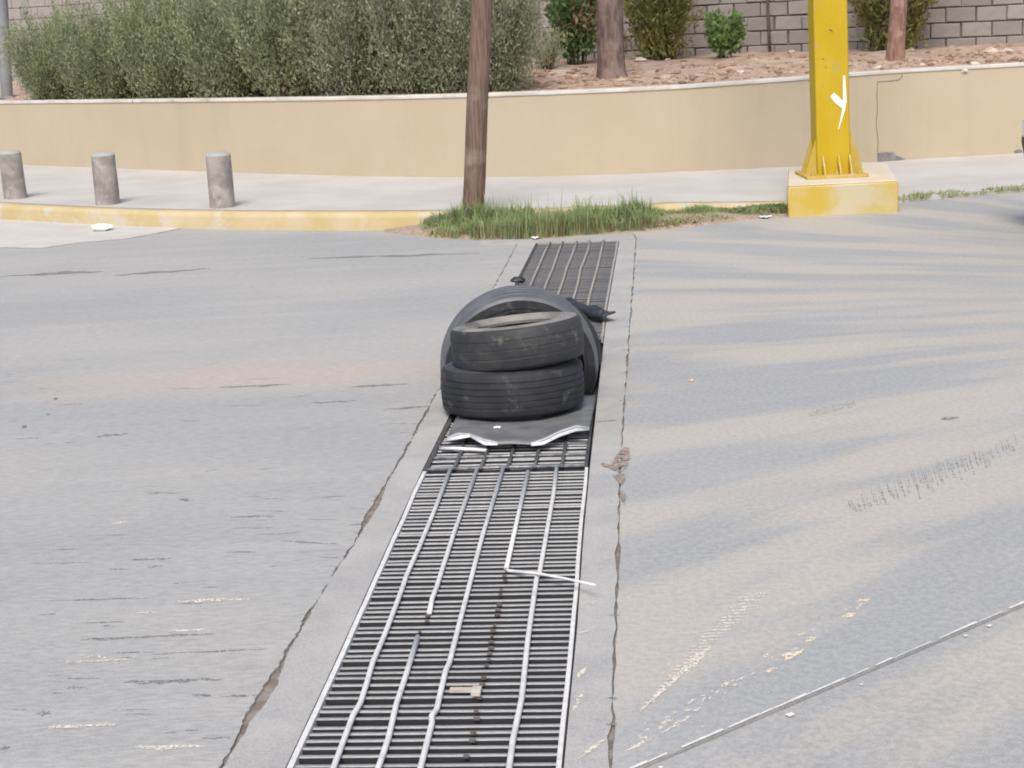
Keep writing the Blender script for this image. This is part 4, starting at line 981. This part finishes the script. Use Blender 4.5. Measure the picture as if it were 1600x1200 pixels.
# ------------------------------------------------------------------ litter and road marks
p = G(159, 359.5, .01); mb = MB(); r = random.Random(9)
mb.lathe([(.001, .012), (.07, .010), (.095, .03), (.118, .045), (.121, .042), (.098, .024), (.072, .004), (.001, .005)], 26, wob=lambda a, z: .12 * noise.noise((math.cos(a) * 2, math.sin(a) * 2, z * 20)))
o = mb.build('foam_plate', M['litter'], None, True); o.scale = (.8, .8, .9); o.location = (p.x, p.y, .007); o.rotation_euler = (.12, .1, 0); tag(o, 'crushed white foam plate lying in the gutter by the kerb', 'litter')
def crumple(name, x, y, z, s, mat, label, seed, cat='litter'):
    mb = MB(); N_ = 6; V = []; p = G(x, y, z)
    for i in range(N_ + 1):
        for j in range(N_ + 1): a, b = i / N_ - .5, j / N_ - .5; V.append((a * s, b * s * .7, s * .22 * (noise.noise((a * 4 + seed, b * 4, seed)) + .5)))
    mb.add(V, [(i * (N_ + 1) + j, (i + 1) * (N_ + 1) + j, (i + 1) * (N_ + 1) + j + 1, i * (N_ + 1) + j + 1) for i in range(N_) for j in range(N_)])
    o = mb.build(name, mat, None, True); o.location = p; o.rotation_euler = (0, 0, seed); s_ = o.modifiers.new('s', 'SOLIDIFY'); s_.thickness = .003; return tag(o, label, cat)
crumple('wrapper', 1024, 353, .022, .13, M['wrap'], 'crumpled clear plastic wrapper caught at the grass edge', 2)
crumple('paper_scrap', 836, 372, .012, .07, M['litter'], 'small white paper scrap at the grass edge above the far grate', 5)
crumple('paper_scrap', 1197, 340, .006, .10, M['wrap'], 'pale paper scrap on the thin grass beside the plinth', 7)
crumple('foam_bit', 777, 669, .028, .03, M['litter'], 'tiny white foam bit on the bent metal sheet', 3)
mb = MB(); mb.box((-.02, 0, .004), (.06, .022, .006)); mb.box((.02, -.008, .0045), (.024, .045, .009)); o = mb.build('wood_scrap', M['scrap']); q = G(733, 1079, .008); o.location = (q.x, q.y, .006); o.rotation_euler = (0, 0, -.1); tag(o, 'small tan T-shaped scrap lying on the near grate bars', 'scrap')
mb = MB(); rock(mb, Vector((0, 0, .006)), .014, random.Random(2)); o = mb.build('pebble', M['scuffy']); o.location = G(1080, 596, .001); tag(o, 'small yellowish pebble on the concrete slab right of the drain', 'pebble')
for x, y, s_ in ((87, 624, .012), (38, 668, .014), (75, 648, .008)):
    mb = MB(); rock(mb, Vector((0, 0, s_ * .3)), s_, random.Random(int(x))); o = mb.build('pebble', M['broken']); o.location = G(x, y, .001); tag(o, 'dark pebble on the grey road left of the drain', 'pebble', 'dark pebbles on the road')

def mark(mb, x0, y0, x1, y1, hw, r, z=.003, n=10):
    hw *= 1.5; z = z * .35 + r.uniform(0, .0007) + (.002 if z > .0045 else 0)
    A = []; B = []; a, b = G(x0, y0, z), G(x1, y1, z); sd_ = Vector((-(b - a).y, (b - a).x, 0)).normalized()
    for i in range(n + 1):
        u = i / n; q = a.lerp(b, u); w_ = hw * math.sin(math.pi * min(max(u, .02), .98)) ** .6 * r.uniform(.35, 1.2) + .0004; k = sd_ * (noise.noise((u * 6, x0, y0)) * hw * .9)
        A.append(q + sd_ * w_ + k); B.append(q - sd_ * w_ * r.uniform(.4, 1) + k)
    mb.ribbon(A, B)
r = random.Random(31); mb = MB()
for a in [(75, 939, 240, 934, .006), (190, 1067, 350, 1061, .011), (125, 1000, 335, 990, .008), (235, 1022, 420, 1014, .005), (205, 875, 270, 873, .01), (340, 606, 460, 600, .018), (545, 605, 640, 600, .02), (485, 630, 555, 626, .016), (600, 640, 680, 634, .016), (150, 682, 200, 678, .02), (0, 432, 160, 424, .06), (180, 430, 330, 420, .05), (480, 404, 750, 396, .045), (360, 808, 430, 806, .008), (430, 845, 530, 850, .006), (105, 1075, 135, 1073, .008), (0, 1170, 16, 1169, .01), (55, 1115, 80, 1114, .01), (280, 780, 300, 782, .012), (300, 1085, 330, 1087, .006)]:
    mark(mb, *a, r)
for _ in range(90):
    x, y = r.uniform(0, 660), r.uniform(560, 1200); 
    if x > 690 - (y - 600) * .58: continue
    mark(mb, x, y, x + r.uniform(10, 70), y - r.uniform(-1, 3), r.uniform(.0015, .005), r, .003, 6)
mb.build('gouge_mark', M['gouge'], road_left)
mb = MB()
for a in [(275, 940, 390, 936, .011), (265, 986, 330, 984, .009), (205, 1169, 325, 1166, .011), (65, 1137, 185, 1132, .010), (170, 819, 200, 815, .012), (208, 958, 250, 957, .006), (100, 1035, 205, 1030, .005)]: mark(mb, *a, r, .0035)
for _ in range(26): x, y = r.uniform(95, 210), r.uniform(1024, 1040); mark(mb, x, y, x + r.uniform(3, 9), y, .004, r, .0035, 3)
mb.build('pale_scrape', M['scuff'], road_left)
# feathered scrape and flecks of paint on the right slab
mb = MB()
for i in range(34):
    u = i / 33; x, y = 1010 + 170 * u, 1098 - 170 * u; ln = 6 + 42 * u ** .8 * r.uniform(.7, 1.15)
    mark(mb, x - ln * .5 + r.uniform(-4, 4), y + ln * .02, x + ln * .5, y - ln * .03, (.004 + .003 * u) * r.uniform(.6, 1.1), r, .003, 5)
for a in [(1000, 1110, 1075, 1045, .006), (1060, 1060, 1110, 1010, .012), (1030, 1085, 1080, 1035, .006)]: mark(mb, *a, r, .0035)
for i in range(46):
    u = r.random(); x, y = 985 + 370 * u, 1160 - 220 * u + r.gauss(0, 5); mark(mb, x, y, x + r.uniform(4, 16), y - r.uniform(2, 8), r.uniform(.002, .005), r, .003, 3)
for a in [(975, 1175, 1025, 1150, .005), (1035, 1145, 1080, 1118, .005)]: mark(mb, *a, r, .003)
for _ in range(22): x, y = r.uniform(1000, 1300), r.uniform(1020, 1150); mark(mb, x, y, x + r.uniform(4, 10), y - 1, .003, r, .003, 3)
mb.build('paint_scuff', M['scuff'], road_right)
mb = MB()
for a in [(1228, 1031, 1256, 1014, .012), (1320, 965, 1336, 958, .012), (1260, 1003, 1276, 996, .007), (1195, 1050, 1215, 1044, .008), (1338, 940, 1360, 936, .007)]: mark(mb, *a, r, .0035, 5)
mb.build('paint_fleck', M['scuffy'], road_right)
mb = MB()
for i in range(74):
    u = i / 73; x, y = 1325 + 262 * u + r.uniform(-1.5, 1.5), 792 - 98 * u; h = r.uniform(.35, 1) * (10 + 10 * math.sin(math.pi * min(1, u * 1.15)))
    off = r.uniform(-9, 9); A = G(x - h * .28, y + off - h, .0012); B = G(x + h * .28, y + off + h, .0012); wv = Vector((r.uniform(.002, .0045), 0, 0))
    mb.add([A - wv * .4, A + wv * .4, B + wv, B - wv], [(0, 1, 2, 3)])
for i in range(22):
    u = i / 21; x, y = 1265 + 70 * u, 648 - 18 * u; h = r.uniform(3, 6); A = G(x - h * .3, y - h, .003); B = G(x + h * .3, y + h, .003); wv = Vector((.003, 0, 0)); mb.add([A - wv, A + wv, B + wv, B - wv], [(0, 1, 2, 3)])
M['print'] = pm('tread_dust', (.22, .225, .235), (.28, .285, .29), 30, .85, bstr=0); worn(M['print'], .4, .9, 70)
mb.build('tread_print', M['print'], road_right)
mb = MB()
for a in [(905, 1185, 945, 1155, .007), (912, 945, 938, 940, .003), (905, 990, 920, 985, .006), (903, 1060, 918, 1040, .006), (897, 1110, 912, 1080, .006), (1090, 690, 1090, 688, .001)]: mark(mb, *a, r, .005, 5)
mb.build('paint_scuff', M['scuff'], road_right)
# crumbled brown spots along the right joint, and nicks
mb = MB()
def blob(px, z=.0055):
    P = [G(x, y, z) for x, y in px]; mb.add(P, [tuple(range(len(P)))])
blob([(962, 712), (975, 698), (983, 700), (984, 716), (978, 732), (966, 738), (950, 730), (938, 727), (940, 722), (955, 726)]); blob([(957, 742), (975, 738), (977, 748), (970, 758), (964, 750)]); blob([(968, 765), (978, 772), (976, 788), (970, 780)])
mb.build('crumbled_spot', M['crumb'], road_right)
mb = MB()
for x, y in ((980, 510), (979, 546), (978, 582), (975, 625), (966, 730), (961, 960), (958, 1090), (957, 1130)): mark(mb, x - 10, y + 1, x + 7, y, .006, r, .0055, 4)
for a in [(930, 659, 965, 656, .006), (1470, 655, 1500, 652, .02)]: mark(mb, *a, r, .0055, 4)
mb.build('joint_nick', M['gouge'], road_right)
